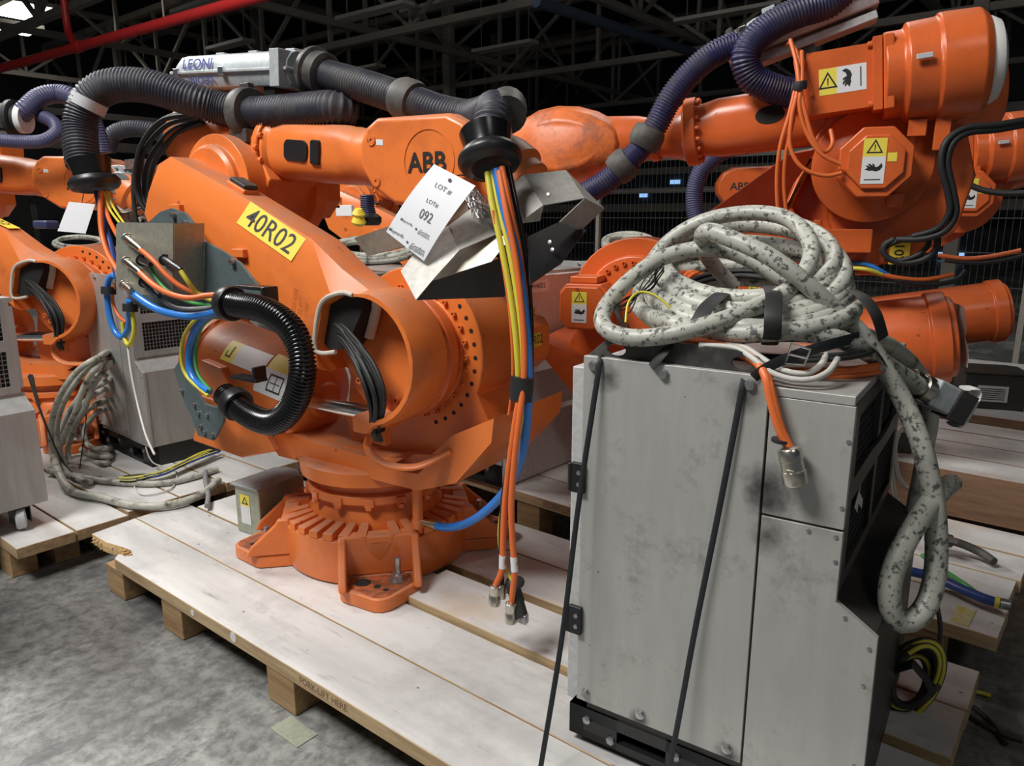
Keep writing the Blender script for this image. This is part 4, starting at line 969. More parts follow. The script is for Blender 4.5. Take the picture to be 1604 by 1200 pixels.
# ---- cable harness hanging from the wrist hose
hc_ = [('yellow cable, left one of the two yellow ones in the hanging harness', 'yellow_cable', .0085, [(763, 270, -.29), (771, 320, -.31), (786, 390, -.33), (799, 460, -.34), (808, 530, -.35), (812, 600, -.355), (812, 655, -.36), (806, 700, -.355)]),
       ('yellow cable, right one of the two yellow ones in the hanging harness', 'yellow_cable', .008, [(771, 268, -.28), (781, 320, -.30), (797, 390, -.32), (809, 460, -.33), (817, 530, -.34), (820, 600, -.35), (817, 650, -.355), (808, 700, -.35)]),
       ('blue air hose of the hanging harness, plugged into the robot base', 'blue_hose', .0145, [(778, 266, -.28), (789, 320, -.30), (806, 390, -.31), (818, 460, -.32), (825, 540, -.33), (827, 600, -.34), (825, 655, -.34), (815, 720, -.30), (792, 768, -.22), (757, 804, -.20), (725, 822, -.17), (697, 826, -.17), (680, 822, -.17)]),
       ('orange cable of the harness ending in the nickel plug on the left', 'orange_cable', .0095, [(786, 262, -.28), (797, 320, -.30), (812, 390, -.30), (822, 460, -.31), (824, 530, -.32), (820, 590, -.35), (809, 650, -.37), (799, 720, -.38), (791, 790, -.385), (788, 850, -.39), (787, 890, -.395), (776, 918, -.40)]),
       ('orange cable of the harness ending in the lowest nickel plug', 'orange_cable', .009, [(782, 268, -.29), (793, 330, -.315), (807, 400, -.325), (816, 470, -.335), (821, 540, -.345), (820, 600, -.36), (813, 660, -.38), (806, 720, -.39), (801, 790, -.40), (803, 850, -.40), (806, 895, -.405), (801, 945, -.41)]),
       ('black cable along the right edge of the hanging harness', 'black_gloss', .0085, [(796, 262, -.25), (808, 320, -.27), (822, 390, -.28), (829, 460, -.29), (832, 530, -.31), (831, 600, -.325), (826, 655, -.335)]),
       ('thin rust-brown cable along the left edge of the hanging harness', 'orange_cable', .004, [(772, 330, -.32), (790, 430, -.34), (800, 510, -.35), (803, 590, -.36), (797, 650, -.365)]),
       ('black cable behind the orange ones, ending in a black plug', 'black_rubber', .006, [(806, 690, -.35), (790, 760, -.36), (784, 830, -.37), (785, 880, -.38), (787, 915, -.39)]),
       ('thin yellow cable near the plugs of the harness', 'yellow_cable', .0045, [(800, 720, -.35), (785, 800, -.36), (782, 850, -.37), (792, 890, -.38), (805, 915, -.385)])]
for lab, m_, r, pp in hc_:
    P3 = [A_.at(*p[:2], y=p[2]) for p in pp]
    o = cable('harness_cable', A_, P3, r, m_, lab, seg=10)
    if 'plug on the left' in lab or 'lowest' in lab:
        s = 1.0; d = P3[-1] - P3[-2]; d = Vector((0, 0, -1)) + d.normalized()*.2
        q = MB(); q.lathe([(.010, -.005), (.017, 0), (.0175, .02), (.0165, .022), (.0165, .030), (.018, .032), (.018, .060), (.014, .062), (.014, .052), (0, .052)], P3[-1], d, 20); q.build('nickel_plug', ['nickel'], o, label='nickel-plated round plug')
        a = P3[-2] + (P3[-3] - P3[-2])*.5; q = MB(); q.tube([a, P3[-2]], r*1.12, 10); q.build('white_sleeve', ['white_sign'], o)
    if 'ending in a black plug' in lab:
        q = MB(); q.lathe([(.008, 0), (.011, .006), (.011, .045), (0, .045)], P3[-1], (0, 0, -1), 14); q.build('nickel_plug', ['nickel'], o, label='thin nickel plug')
    if 'plugged into' in lab:
        q = MB(); d = P3[-1] - P3[-2]; q.lathe([(.0145, -.01), (.0165, -.008), (.0165, .018), (.012, .02), (.012, .05)], P3[-1], d, 14); q.build('brass_nipple', ['brass'], o)
        pass
a, b = A_.at(800, 905, y=-.37), A_.at(818, 968, y=-.40)
q = MB(); q.lathe([(.012, 0), (.02, .01), (.021, .07), (.019, .075), (.019, (b - a).length)], a, b - a, 14); o = q.build('heavy_plug', ['black_rubber']); o.matrix_world = A_.M; tag(o, 'long black plug hanging at the foot of the harness', 'plug')
q = MB(); q.box(b, (.034, .02, .028)); q.build('plug_tip', ['zinc'], o, bevel=.003)
p = A_.at(812, 912, y=-.37); q = MB(); q.lathe([(.015, -.006), (.018, -.006), (.018, .006), (.015, .006)], p, (.4, -.6, .5), 18); o = q.build('dust_cap', ['black_plastic']); o.matrix_world = A_.M; tag(o, 'small black dust cap beside the lowest plugs', 'cap')
p = A_.at(817, 608, y=-.348); q = MB(); q.lathe([(.0, -.034), (.034, -.034), (.0345, 0), (.034, .034), (0, .034)], p, (.08, 0, 1), 18, M=Matrix.Translation(p) @ Matrix.Diagonal((1, .8, 1, 1)) @ Matrix.Translation(-p)); o = q.build('hook_loop_tie', ['black_rubber']); o.matrix_world = A_.M; tag(o, 'black hook-and-loop tie round the hanging cable harness', 'cable tie')

# ---- auction tag
tp = [A_.at(680, 257, y=-.345), A_.at(745, 291, y=-.335), A_.at(664, 409, y=-.39), A_.at(605, 363, y=-.40)]
tl, tr_, br_, bl_ = tp
x = (tr_ - tl).normalized(); yv = ((tl - bl_) + (tr_ - br_)).normalized(); n = x.cross(yv).normalized(); yv = n.cross(x)
q = MB()
for k in range(9):
    t = k/8; c = .012*math.sin(math.pi*t)
    q.v += [tl.lerp(bl_, t) + n*c, tr_.lerp(br_, t) + n*c, tl.lerp(bl_, t) + n*(c - .0008), tr_.lerp(br_, t) + n*(c - .0008)]
for k in range(8):
    a = 4*k; q.f += [(a, a+1, a+5, a+4), (a+2, a+6, a+7, a+3), (a, a+4, a+6, a+2), (a+1, a+3, a+7, a+5)]; q.m += [0]*4
q.f += [(0, 2, 3, 1), (32, 33, 35, 34)]; q.m += [0]*2
o = q.build('auction_tag', ['paper']); o.matrix_world = A_.M; tag(o, 'white auction tag, lot 092, hanging from the nearest wrist', 'tag')
wdt = (tr_ - tl).length; hgt = (tl - bl_).length
def onT(u, v): return tl.lerp(bl_, v) + (tr_.lerp(br_, v) - tl.lerp(bl_, v))*u + n*(.012*math.sin(math.pi*v) + .0012)
q = MB()
for s, u, v, z, m_ in (('LOT #', .50, .20, .021, 1), ('LOT#', .50, .40, .017, 1), ('092', .55, .565, .040, 0), ('Maynards', .27, .75, .0115, 0), ('Gordon', .72, .735, .0115, 0), ('Brothers', .72, .765, .0115, 0), ('Maynards', .20, .93, .0145, 0), ('Gordon', .76, .92, .0155, 0), ('Brothers', .76, .958, .0155, 0)):
    q.text(s, onT(u, v), x, yv, z, m_, bold=.0 if m_ else .004, sx=1.0 if s != '092' else .75)
for u, v in ((.52, .75), (.50, .94)): q.box(onT(u, v), (.006, .001, .006))
q.build('tag_print', ['grey_ink', 'grey_ink'], o, kind='stuff')
q = MB(); q.lathe([(.003, 0), (.0055, 0), (.0055, .001), (.003, .001)], onT(.5, .08), n, 14); q.build('eyelet', ['grey_ink'], o)
cable('tag_string', A_, [onT(.5, .08) + n*.002, A_.at(710, 278, y=-.33), A_.at(722, 274, y=-.28), A_.at(735, 277, y=-.25)], .0018, 'black_rubber', 'thin string holding the auction tag', cat='string')

# ---- bent sheet-metal guard with black tray below the wrist
T = thing('sheet_metal_guard', 'bent bare sheet-metal guard hanging below the nearest wrist, open side to the viewer', 'guard', A_)
def sheet(name, pts, m_='sheet_metal', th=.003):
    P = [A_.at(*p[:2], y=p[2]) for p in pts[:3]]; nn = (P[1] - P[0]).cross(P[2] - P[0]).normalized()
    for p in pts[3:]:      # further corners lie in the plane of the first three
        o = A_.I @ ORG; r = A_.I.to_3x3() @ ray(p[0], p[1]); P.append(o + r*((P[0] - o).dot(nn)/r.dot(nn)))
    nn = nn*th/2; k = len(P)
    q = MB(); q.loft([[p + nn for p in P], [p - nn for p in P]]); return q.build(name, [m_], T)
sheet('folded_panel', [(821, 274, -.13), (886, 267, -.03), (915, 311, -.10), (851, 322)])
sheet('folded_panel', [(797, 291, -.15), (821, 274, -.13), (851, 322, -.22), (813, 350)])
sheet('folded_panel', [(886, 267, -.03), (946, 327, .02), (915, 311, -.10)])
sheet('folded_panel', [(915, 311, -.10), (946, 327, .02), (908, 362, -.04), (876, 348)])
sheet('folded_panel', [(851, 322, -.22), (846, 346, -.21), (813, 350, -.25)], 'steel_plate')
sheet('folded_panel', [(700, 356, -.30), (745, 322, -.22), (776, 368, -.27), (720, 392), ])
sheet('folded_panel', [(745, 322, -.22), (790, 316, -.16), (797, 352, -.22), (776, 368)])
sheet('folded_panel', [(702, 354, -.30), (668, 372, -.33), (628, 425, -.40), (652, 470), (677, 440), (720, 392)])
sheet('folded_panel', [(677, 440, -.36), (720, 392, -.30), (776, 368, -.26), (800, 372), (770, 410)], 'steel_plate')
sheet('folded_panel', [(652, 470, -.38), (677, 440, -.36), (797, 400, -.22), (806, 440), (790, 465)], 'steel_dark')
tr = sheet('black_tray', [(826, 372, -.24), (872, 350, -.10), (908, 350, -.02), (917, 362, .02), (880, 412, -.08), (830, 446, -.20)], 'black_plastic', .006)
sheet('black_tray', [(790, 368, -.23), (826, 368, -.24), (832, 446, -.20), (800, 458, -.20)], 'black_plastic', .006)
for x_, y_ in ((834, 276), (859, 306), (710, 366), (845, 430), (858, 410), (866, 392), (862, 380), (843, 390)):
    p = A_.at(x_, y_, y=-.10 if y_ < 300 else -.22); q = MB(); q.lathe([(.006, 0), (.006, .005), (0, .006)], p, (0, -1, .3), 10); q.build('screw', ['zinc'], T)
rn = random.Random(9)
q = MB()
for k in range(34):
    a = A_.at(738 + rn.uniform(-10, 10), 300 + rn.uniform(-6, 8), y=-.24); b = A_.at(752 + rn.uniform(-14, 16), 328 + rn.uniform(-8, 14), y=-.28 + rn.uniform(-.03, .03)); q.tube(catmull([a, (a + b)/2 + Vector((rn.uniform(-.02, .02), rn.uniform(-.02, .02), 0)), b], .01), .0016, 4)
q.build('frayed_wires', ['zinc'], T, kind='stuff')
sheet('tool_arm', [(560, 372, .10), (640, 345, .0), (735, 300, -.1), (740, 330, -.1), (640, 385, .0), (580, 400, .10)], 'steel_plate', .03)

q = MB(); c0, c1 = Vector((-.30, -.10, .622)), Vector((-.86, -.10, .715)); ax = (c1 - c0).normalized(); rr = .1795
def bal_patch(mb, t0, t1, a0, a1, m_):
    n_ = 6; u = Vector((0, -1, 0)); w = Vector((-ax.z, 0, ax.x)); w = -w if w.z < 0 else w; g = []
    for i in range(n_ + 1):
        a = R(a0 + (a1 - a0)*i/n_)
        for t in (t0, t1): g.append(c0 + ax*t + (u*math.cos(a) + w*math.sin(a))*rr)
    mb.add(g, [(2*i, 2*i + 1, 2*i + 3, 2*i + 2) for i in range(n_)], m_)
bal_patch(q, .03, .20, 26, 55, 1); bal_patch(q, .20, .27, 26, 55, 0); bal_patch(q, -.15, .05, 6, 38, 1); bal_patch(q, -.15, .02, 38, 60, 0)
rr = .1805
for (ta, tb, aa, ab) in ((-.09, -.085, 12, 32), (-.02, -.015, 12, 32), (-.09, -.015, 31, 33), (-.09, -.015, 12, 14), (-.055, -.052, 13, 32), (-.08, -.025, 22, 23), (.225, .23, 32, 48), (.25, .253, 32, 40), (.225, .253, 32, 34)): bal_patch(q, ta, tb, aa, ab, 2)
q.build('warning_sign', SIGN, RA['root'], label='yellow and white stickers on the round cylinder')
# ================================================================== cable pile on the front cabinet
C_ = FC
def P3(fr, lst): return [fr.at(a, b, y=c) for a, b, c in lst]
rc = .0188
# the coil itself: one long cable in eight turns
pts = []
turns = [(1168, 152, 492, 30, .27, .21), (1172, 176, 478, 44, .28, .24), (1160, 140, 462, 50, .30, .17), (1182, 160, 452, 66, .31, .24), (1158, 152, 436, 58, .33, .18), (1184, 146, 424, 74, .34, .25), (1162, 122, 408, 58, .36, .17), (1180, 140, 404, 64, .37, .24)]
n = 16
for i in range(len(turns) - 1):
    for k in range(n):
        t = k/n; a = 2*math.pi*t + 2.4; u = [turns[i][j]*(1 - t) + turns[i+1][j]*t for j in range(6)]
        pts.append(C_.at(u[0] + u[1]*math.cos(a), u[2] - u[3]*math.sin(a), y=u[4] + u[5]*math.sin(a)))
cable('coiled_cable', C_, pts, rc, 'scuffed_cable', 'scuffed cream cable wound in many turns on top of the front cabinet', seg=14)
cable('thick_cable', C_, P3(C_, [(1000, 470, .33), (1010, 430, .36), (1045, 380, .40), (1100, 347, .42), (1165, 334, .44), (1220, 338, .43), (1255, 358, .40), (1271, 390, .33), (1262, 425, .24), (1232, 457, .16), (1190, 478, .10), (1140, 499, .05), (1090, 514, .02), (1040, 526, .0), (990, 529, -.01), (956, 520, -.01), (943, 502, .02), (952, 476, .08), (985, 440, .15), (1030, 408, .21), (1080, 392, .25), (1135, 392, .26), (1185, 412, .26), (1235, 445, .26), (1290, 470, .28), (1320, 500, .32)]), rc, 'scuffed_cable', 'scuffed cream cable looping farthest out over the left edge of the cabinet top', seg=14)
cable('thick_cable', C_, P3(C_, [(1150, 450, .42), (1110, 405, .36), (1100, 372, .24), (1112, 362, .18), (1145, 374, .16), (1195, 396, .15), (1235, 422, .15), (1275, 455, .17), (1310, 488, .20), (1345, 520, .22), (1375, 560, .24), (1402, 605, .25), (1425, 650, .25), (1444, 700, .24), (1456, 750, .24), (1464, 800, .23), (1467, 850, .22), (1464, 905, .20), (1450, 950, .17), (1425, 974, .14), (1403, 970, .12), (1393, 940, .11), (1399, 895, .12), (1418, 850, .15), (1445, 805, .20), (1472, 770, .28), (1490, 757, .42)]), lambda t, i: .0188 + .003*min(1, max(0, t*3 - 1)), 'scuffed_cable', 'scuffed cream cable running down the right side and looping at the bottom', seg=14)
o = cable('thick_cable', C_, P3(C_, [(1120, 505, .08), (1165, 512, .06), (1215, 515, .08), (1265, 522, .10), (1310, 530, .13), (1345, 545, .18), (1375, 562, .26), (1405, 582, .34), (1438, 603, .40)]), rc, 'scuffed_cable', 'scuffed cream cable ending in the grey multi-pin connector', seg=14)
cable('thick_cable', C_, P3(C_, [(1190, 470, .30), (1250, 498, .24), (1310, 516, .24), (1360, 528, .32), (1400, 546, .44), (1432, 575, .63), (1452, 612, .68), (1458, 660, .70), (1446, 720, .70), (1432, 790, .70), (1425, 850, .70)]), rc, 'scuffed_cable_far', 'dirtiest cream cable, passing behind the grey connector and down the back', seg=14)
# connector
a, b = C_.at(1434, 601, y=.42), C_.at(1508, 640, y=.50); d = (b - a); L = d.length; d.normalize()
T = thing('pin_connector', 'light grey multi-pin connector with white latch at the cable end', 'connector', C_)
q = MB(); q.lathe([(.022, -.02), (.029, -.018), (.029, .0), (.026, .002), (.026, .012), (.031, .014), (.031, .035), (.024, .038), (0, .038)], a, d, 24); q.build('cable_gland', ['nickel'], T, bevel=.001)
s = Vector((0, 0, 1)); s = (s - d*s.dot(d)).normalized(); w = d.cross(s)
Mc = Matrix.Translation(a + d*.03) @ Matrix(((d.x, w.x, s.x, 0), (d.y, w.y, s.y, 0), (d.z, w.z, s.z, 0), (0, 0, 0, 1)))
q = MB(); q.box((.035, 0, 0), (.06, .055, .066), M=Mc); q.build('hood', ['light_grey_alu'], T, bevel=.007, seg=3)
q = MB(); q.box((.085, 0, -.002), (.045, .058, .07), M=Mc); q.box((.085, -.0295, 0), (.022, .001, .010), 1, M=Mc); q.build('housing', ['black_dusty', 'white_sign'], T, bevel=.004)
q = MB(); q.tube(catmull([Mc @ Vector(v) for v in ((.085, 0, .042), (.105, 0, .05), (.118, 0, .035), (.120, 0, -.03), (.105, 0, -.042))], .006), lambda t, i: (.020, .005), 10, flat=(0, 1, 0)); q.build('latch', ['white_plastic'], T)
# orange coils in and under the pile
def turns_cable(cx, cy, a, b, y0, dy, n, dr, r, m_, lab, jit=.0, ph=0, seg=7, name='thin_cable'):
    rn = random.Random(int(cx)); pts = []
    for i in range(n):
        for k in range(14):
            t = (i + k/14); an = 2*math.pi*(k/14) + ph
            ee = 1 + dr*math.sin(t*2.3)
            pts.append(C_.at(cx + rn.uniform(-jit, jit) + a*ee*math.cos(an), cy - (t - n/2)*2.2 - b*ee*math.sin(an), y=y0 + dy*math.sin(an)))
    return cable(name, C_, pts, r, m_, lab, seg=seg, step=.015)
turns_cable(1160, 448, 92, 30, .36, .12, 7, .10, .0075, 'orange_cable', 'orange cable wound inside the cream coil', 4)
turns_cable(1165, 456, 84, 26, .34, .11, 4, .12, .0065, 'black_rubber', 'black cable wound with the orange one inside the coil', 4)
turns_cable(1275, 566, 118, 20, .34, .20, 6, .05, .0065, 'orange_cable', 'orange cable wound flat under the pile, on the right half of the top', 2)
turns_cable(1240, 546, 120, 16, .22, .14, 3, .08, .006, 'black_rubber', 'black cable lying among the orange turns under the pile', 2)
cable('thin_cable', C_, P3(C_, [(1095, 541, .02), (1150, 545, .03), (1180, 562, .01), (1205, 582, .0), (1240, 594, .0), (1272, 594, .01), (1298, 582, .04), (1312, 562, .09)]), .0062, 'pale_cable', 'lower one of two pale grey cables sagging in front under the pile')
cable('thin_cable', C_, P3(C_, [(1110, 538, .05), (1158, 541, .05), (1192, 560, .03), (1218, 577, .02), (1248, 585, .02), (1270, 583, .03), (1287, 570, .05), (1294, 556, .10)]), .0062, 'pale_cable', 'upper one of two pale grey cables sagging in front under the pile')
o = cable('thick_orange_cable', C_, P3(C_, [(1020, 528, .12), (1060, 531, .06), (1105, 537, .045), (1150, 548, .04), (1183, 566, .015), (1199, 590, -.014), (1207, 625, -.022), (1218, 665, -.026), (1228, 688, -.026), (1236, 702, -.026)]), .0085, 'orange_cable', 'orange cable hanging over the cabinet front with a large nickel plug', seg=10)
cable('thick_orange_cable', C_, P3(C_, [(1050, 530, .10), (1105, 540, .07), (1150, 552, .06), (1186, 572, .025), (1203, 592, -.012), (1212, 625, -.02), (1222, 665, -.024), (1232, 688, -.024), (1239, 702, -.024)]), .007, 'orange_cable', 'second orange cable beside it, entering the same large plug', seg=10)
a, b = C_.at(1236, 702, y=-.03), C_.at(1247, 759, y=-.03)
q = MB(); l = (b - a).length; q.lathe([(.010, -.004), (.019, 0), (.0225, .006), (.0225, l*.32), (.021, l*.33), (.0215, l*.6), (.0235, l*.62), (.0235, l*.95), (.021, l), (.018, l), (.018, l*.8), (0, l*.8)], a, b - a, 28); q.box(a.lerp(b, .58) + Vector((.0, -.02, 0)), (.014, .006, .008)); q.build('nickel_plug', ['nickel'], o, label='large nickel-plated round plug', bevel=.0006, seg=1)
p = C_.at(1222, 690, y=-.026); q = MB(); q.lathe([(.014, -.003), (.0165, -.003), (.0165, .003), (.014, .003)], p, (.1, 0, 1), 14); q.build('black_tie', ['black_rubber'], o)
# hook-and-loop ties, straps, buckle
def band(lab, pts, w, m_='black_rubber', name='hook_loop_tie', cat='cable tie', fr=C_, th=.0016, flat=(1, 0, 0)):
    q = MB(); q.tube(catmull(pts, .01), lambda t, i: (w/2, th), 8, flat=flat); o = q.build(name, [m_], ang=80); o.matrix_world = fr.M; return tag(o, lab, cat)
band('wide black tie round the coil, right of centre', P3(C_, [(1206, 448, .20), (1212, 462, .085), (1211, 490, .03), (1210, 520, .025), (1207, 535, .06), (1205, 540, .12)]), .033)
band('wide black tie round the coil, left of centre', P3(C_, [(1145, 452, .26), (1128, 462, .14), (1106, 482, .07), (1092, 506, .035), (1068, 520, .025), (1050, 530, .03)]), .036)
band('loose black tie end lying over the bracket', P3(C_, [(1055, 532, .03), (1040, 552, .0), (1020, 575, -.01)]), .02)
band('black tie hanging over the right end of the coil', P3(C_, [(1335, 455, .24), (1352, 465, .17), (1372, 492, .15), (1384, 530, .17)]), .026)
band('black strap running through the buckle', P3(C_, [(1345, 528, .16), (1300, 540, .07), (1250, 555, .03), (1205, 574, .0), (1180, 592, -.012)]), .022, 'strap', 'strap', 'strap', flat=(0, 0, 1))
o = band('grey strap end curling down beside the cabinet right side', P3(C_, [(1335, 533, .16), (1368, 546, .20), (1390, 580, .24), (1399, 625, .26), (1390, 665, .25), (1368, 698, .22), (1345, 715, .20)]), .018, 'grey_collar', 'strap', 'strap', flat=(0, 1, 0))
p = C_.at(1250, 555, y=.02); q = MB(); q.tube([p + Vector(v) for v in ((-.02, -.005, -.018), (.014, -.005, -.018), (.022, -.005, .012), (-.012, -.005, .02))], .0028, 8, closed=True); q.tube([p + Vector((-.014, -.007, .0)), p + Vector((.018, -.007, -.004))], .0028, 8); o = q.build('buckle', ['chrome']); o.matrix_world = C_.M; tag(o, 'wire buckle of the black strap under the pile', 'buckle')
band('narrow black strap running down the left edge of the front cabinet', [C_.at(941, 556, y=.012), C_.at(940, 566, y=-.008), C_.at(927, 650, y=-.025), C_.at(905, 800, y=-.05), C_.at(880, 1000, y=-.09), C_.at(848, 1195, y=-.15), C_.at(832, 1290, y=-.20)], .0125, 'strap', 'strap', 'strap', flat=(1, 0, 0))
band('narrow black strap running down the middle of the side panel', [C_.at(1166, 590, y=.012), C_.at(1163, 606, y=-.008), C_.at(1130, 780, y=-.016), C_.at(1090, 980, y=-.022), C_.at(1068, 1100, y=-.035), C_.at(1046, 1215, y=-.06), C_.at(1030, 1290, y=-.08)], .0125, 'strap', 'strap', 'strap', flat=(1, 0, 0))
rn = random.Random(4)
for k in range(7):
    a = rn.uniform(-6, 6)
    cable('thin_wire', C_, P3(C_, [(982 + a, 515, .06), (970 + a*1.5, 490 + a, .07), (985 + a, 466 + k*3, .12), (1015 - a, 455 - k*3, .16), (1034 + a, 438 - k*4, .20), (1040, 425 - k*3, .24)]), .0018, 'black_rubber', 'thin black wire in the tangle at the left end of the coil', 'wire', group='thin black wires at the left of the coil', seg=5)
cable('thin_wire', C_, P3(C_, [(980, 505, .05), (984, 475, .08), (1000, 458, .12), (1025, 462, .13), (1050, 482, .13)]), .0028, 'yellow_cable', 'yellow-green wire among the thin black ones', 'wire', seg=6)
# small bright arrow sticker on the dark side of the cabinet
q = MB(); x = .5625
pts = [(x, .10, .72), (x, .16, .755), (x, .15, .735), (x, .21, .70), (x, .205, .68), (x, .15, .712), (x, .15, .69)]; q.add(pts, [tuple(range(7))]); q.build('arrow_sticker', ['white_sign'], CM)

# ================================================================== things low on the right
def wy(lst): return [at_y(a, b, c) for a, b, c in lst]
pts = []
for i in range(6):
    for k in range(14):
        an = 2*math.pi*k/14; t = i + k/14; rr = 1 - .16*math.sin(t*2.1)
        u, v = 36*rr*math.cos(an), 60*rr*math.sin(an); ct, st = math.cos(.55), math.sin(.55)
        pts.append(at_y(1422 + (t - 3)*-5 + u*ct - v*st, 1068 + (t - 3)*5 + u*st + v*ct, 1.99 + .012*t + .03*math.cos(an)))
cable('cable_coil', None, pts, .011, 'black_dusty', 'black cable coil tied up on the pallet right of the front cabinet', seg=8)
pts = [p + Vector((.004, -.011, .005)) for p in pts[8:60]]; cable('cable_coil', None, pts, .0055, 'yellow_cable', 'yellow-green wire wound with the black coil right of the front cabinet', seg=6)
q = MB(); q.tube(wy([(1395, 1050, 1.95), (1430, 1040, 1.93), (1450, 1062, 1.93), (1462, 1088, 1.96)]), lambda t, i: (.012, .003), 8); o = q.build('cable_tie', ['black_rubber']); tag(o, 'black tie round the coil right of the front cabinet', 'cable tie')
cable('thin_cable', None, wy([(1466, 1028, 2.02), (1473, 990, 2.1), (1468, 950, 2.15), (1458, 925, 2.15), (1450, 900, 2.2)]), .006, 'black_dusty', 'thin black cable rising from the coil on the right')
z = .275
o = cable('blue_hose_end', None, [at_z(1425, 895, z), at_z(1465, 905, z), at_z(1510, 925, z), at_z(1550, 941, z), at_z(1568, 945, z)], .016, 'dark_blue_hose', 'dark blue hose lying across the right pallet with a yellow band', 'hose', seg=12)
q = MB(); q.tube([at_z(1558, 943, z), at_z(1566, 945, z)], .018, 12); q.build('yellow_band', ['yellow_cable'], o)
q = MB(); q.tube([at_z(1566, 945, z), at_z(1582, 948, z)], .017, 12); q.build('end_ferrule', ['zinc'], o)
cable('green_cable_end', None, [at_z(1445, 870, z), at_z(1480, 895, z), at_z(1510, 915, z + .01), at_z(1530, 930, z)], .009, 'green_cable', 'green-black cable taped to the dark blue hose on the right')
o = cable('rod_cable', None, [at_z(1462, 842, .30), at_z(1500, 850, .29), at_z(1535, 865, .27), at_z(1557, 880, .26)], .015, 'grey_collar', 'short stiff cable end pointing right over the pallet', seg=12)
q = MB(); a, b = at_z(1462, 842, .30), at_z(1490, 848, .29); q.lathe([(.03, -.02), (.034, -.01), (.034, .02), (.024, .024), (.024, (b - a).length)], a, b - a, 16); q.build('cable_gland', ['black_dusty'], o)
q = MB(); q.box(at_z(1488, 845, .32), (.05, .02, .015)); q.build('metal_clip', ['zinc'], o)
q = MB(); p = at_z(1442, 795, .30); q.box(p, (.04, .03, .07)); o = q.build('orange_cap', ['orange_cable'], bevel=.006); tag(o, 'small orange plastic cap behind the hanging cable loop', 'cap')
for k, pp in enumerate(([(1412, 668), (1402, 700), (1408, 745), (1425, 765), (1438, 740), (1430, 700)], [(1405, 672), (1398, 730), (1405, 785), (1425, 805), (1442, 780), (1440, 740)])):
    cable('thin_cable', None, [at_y(a, b, 2.35) for a, b in pp], .0065, 'pale_cable', ('upper', 'lower')[k] + ' of two thin grey cable loops hanging behind the thick loop')
for k, (m_, pp) in enumerate((('black_rubber', [(1525, 1108), (1550, 1130), (1575, 1165)]), ('black_dusty', [(1515, 1120), (1560, 1145), (1602, 1160)]), ('yellow_cable', [(1524, 1083), (1540, 1086), (1552, 1090)]))):
    cable('wire_end', None, [at_z(a, b, .012) for a, b in pp], .007, m_, ('black cable end lying on the floor at the lower right', 'longer black cable end crossing it on the floor at the lower right', 'yellow wire end on the floor at the lower right')[k])
# terminal boxes at the robot bases
def tbox(fr, lab, x, y, z, dx, dy, dz, body, lid, sign='yellow'):
    T = thing('terminal_box', lab, 'box', fr)
    q = MB(); q.box((x, y, z + dz/2), (dx, dy, dz)); b = q.build('body', [body], T, bevel=.006)
    q = MB(); q.prism([(x - dx/2 - .012, y - dy/2 - .012), (x + dx/2 + .012, y - dy/2 - .012), (x + dx/2 + .012, y + dy/2 - .03), (x + dx/2 - .04, y + dy/2 + .012), (x - dx/2 + .03, y + dy/2 + .012), (x - dx/2 - .012, y + dy/2 - .02)], z + dz, z + dz + .010, 'z'); q.build('lid', [lid], T, bevel=.003)
    q = MB()
    o = Vector((x - dx*.28, y - dy/2 - .0015, z + dz*.22))
    if sign == 'yellow':
        w, h = dx*.4, dz*.62
        q.add([o, o + Vector((w, 0, 0)), o + Vector((w, 0, h*.62)), o + Vector((0, 0, h*.62))], [(0, 1, 2, 3)], 1)
        q.add([o + Vector((0, 0, h*.62)), o + Vector((w, 0, h*.62)), o + Vector((w, 0, h)), o + Vector((0, 0, h))], [(0, 1, 2, 3)], 0)
        c = o + Vector((w/2, -.0006, h*.8)); q.add([c + Vector((0, 0, h*.14)), c + Vector((-w*.33, 0, -h*.12)), c + Vector((w*.33, 0, -h*.12)), c + Vector((0, 0, h*.07)), c + Vector((-w*.2, 0, -h*.085)), c + Vector((w*.2, 0, -h*.085))], [(0, 1, 4, 3), (1, 2, 5, 4), (2, 0, 3, 5)], 2)
    else:
        w, h = dx*.5, dz*.45; q.add([o, o + Vector((w, 0, 0)), o + Vector((w, 0, h)), o + Vector((0, 0, h))], [(0, 1, 2, 3)], 1)
        for k in range(6): q.box(o + Vector((w/2, -.0008, h*(.15 + .13*k))), (w*.8, .0004, h*.05), 2)
    q.build('sign', SIGN, T); return T
tbox(FA, 'grey-green terminal box with yellow warning sign beside the nearest robot base', -.515, -.10, .0, .15, .24, .205, 'box_green', 'box_lid')
FX = Frame(-.55, 4.85, .40, 20)
tbox(FX, 'dark terminal box with a white printed label at the right edge', .12, .05, .0, .30, .26, .20, 'dark_box', 'dark_box', 'white')
FX2 = Frame(-.72, 3.62, .40, 18)
tbox(FX2, 'grey flat terminal box in shadow behind the hanging cream cable', .0, .1, .0, .26, .24, .10, 'dark_box', 'box_lid', 'white')
q = MB(); q.box((-1.66, 1.10 - .03, .0015), (.13, .07, .002), M=None); o = q.build('paper_scrap', ['box_green']); tag(o, 'folded paper scrap lying on the floor below the front pallet', 'paper')
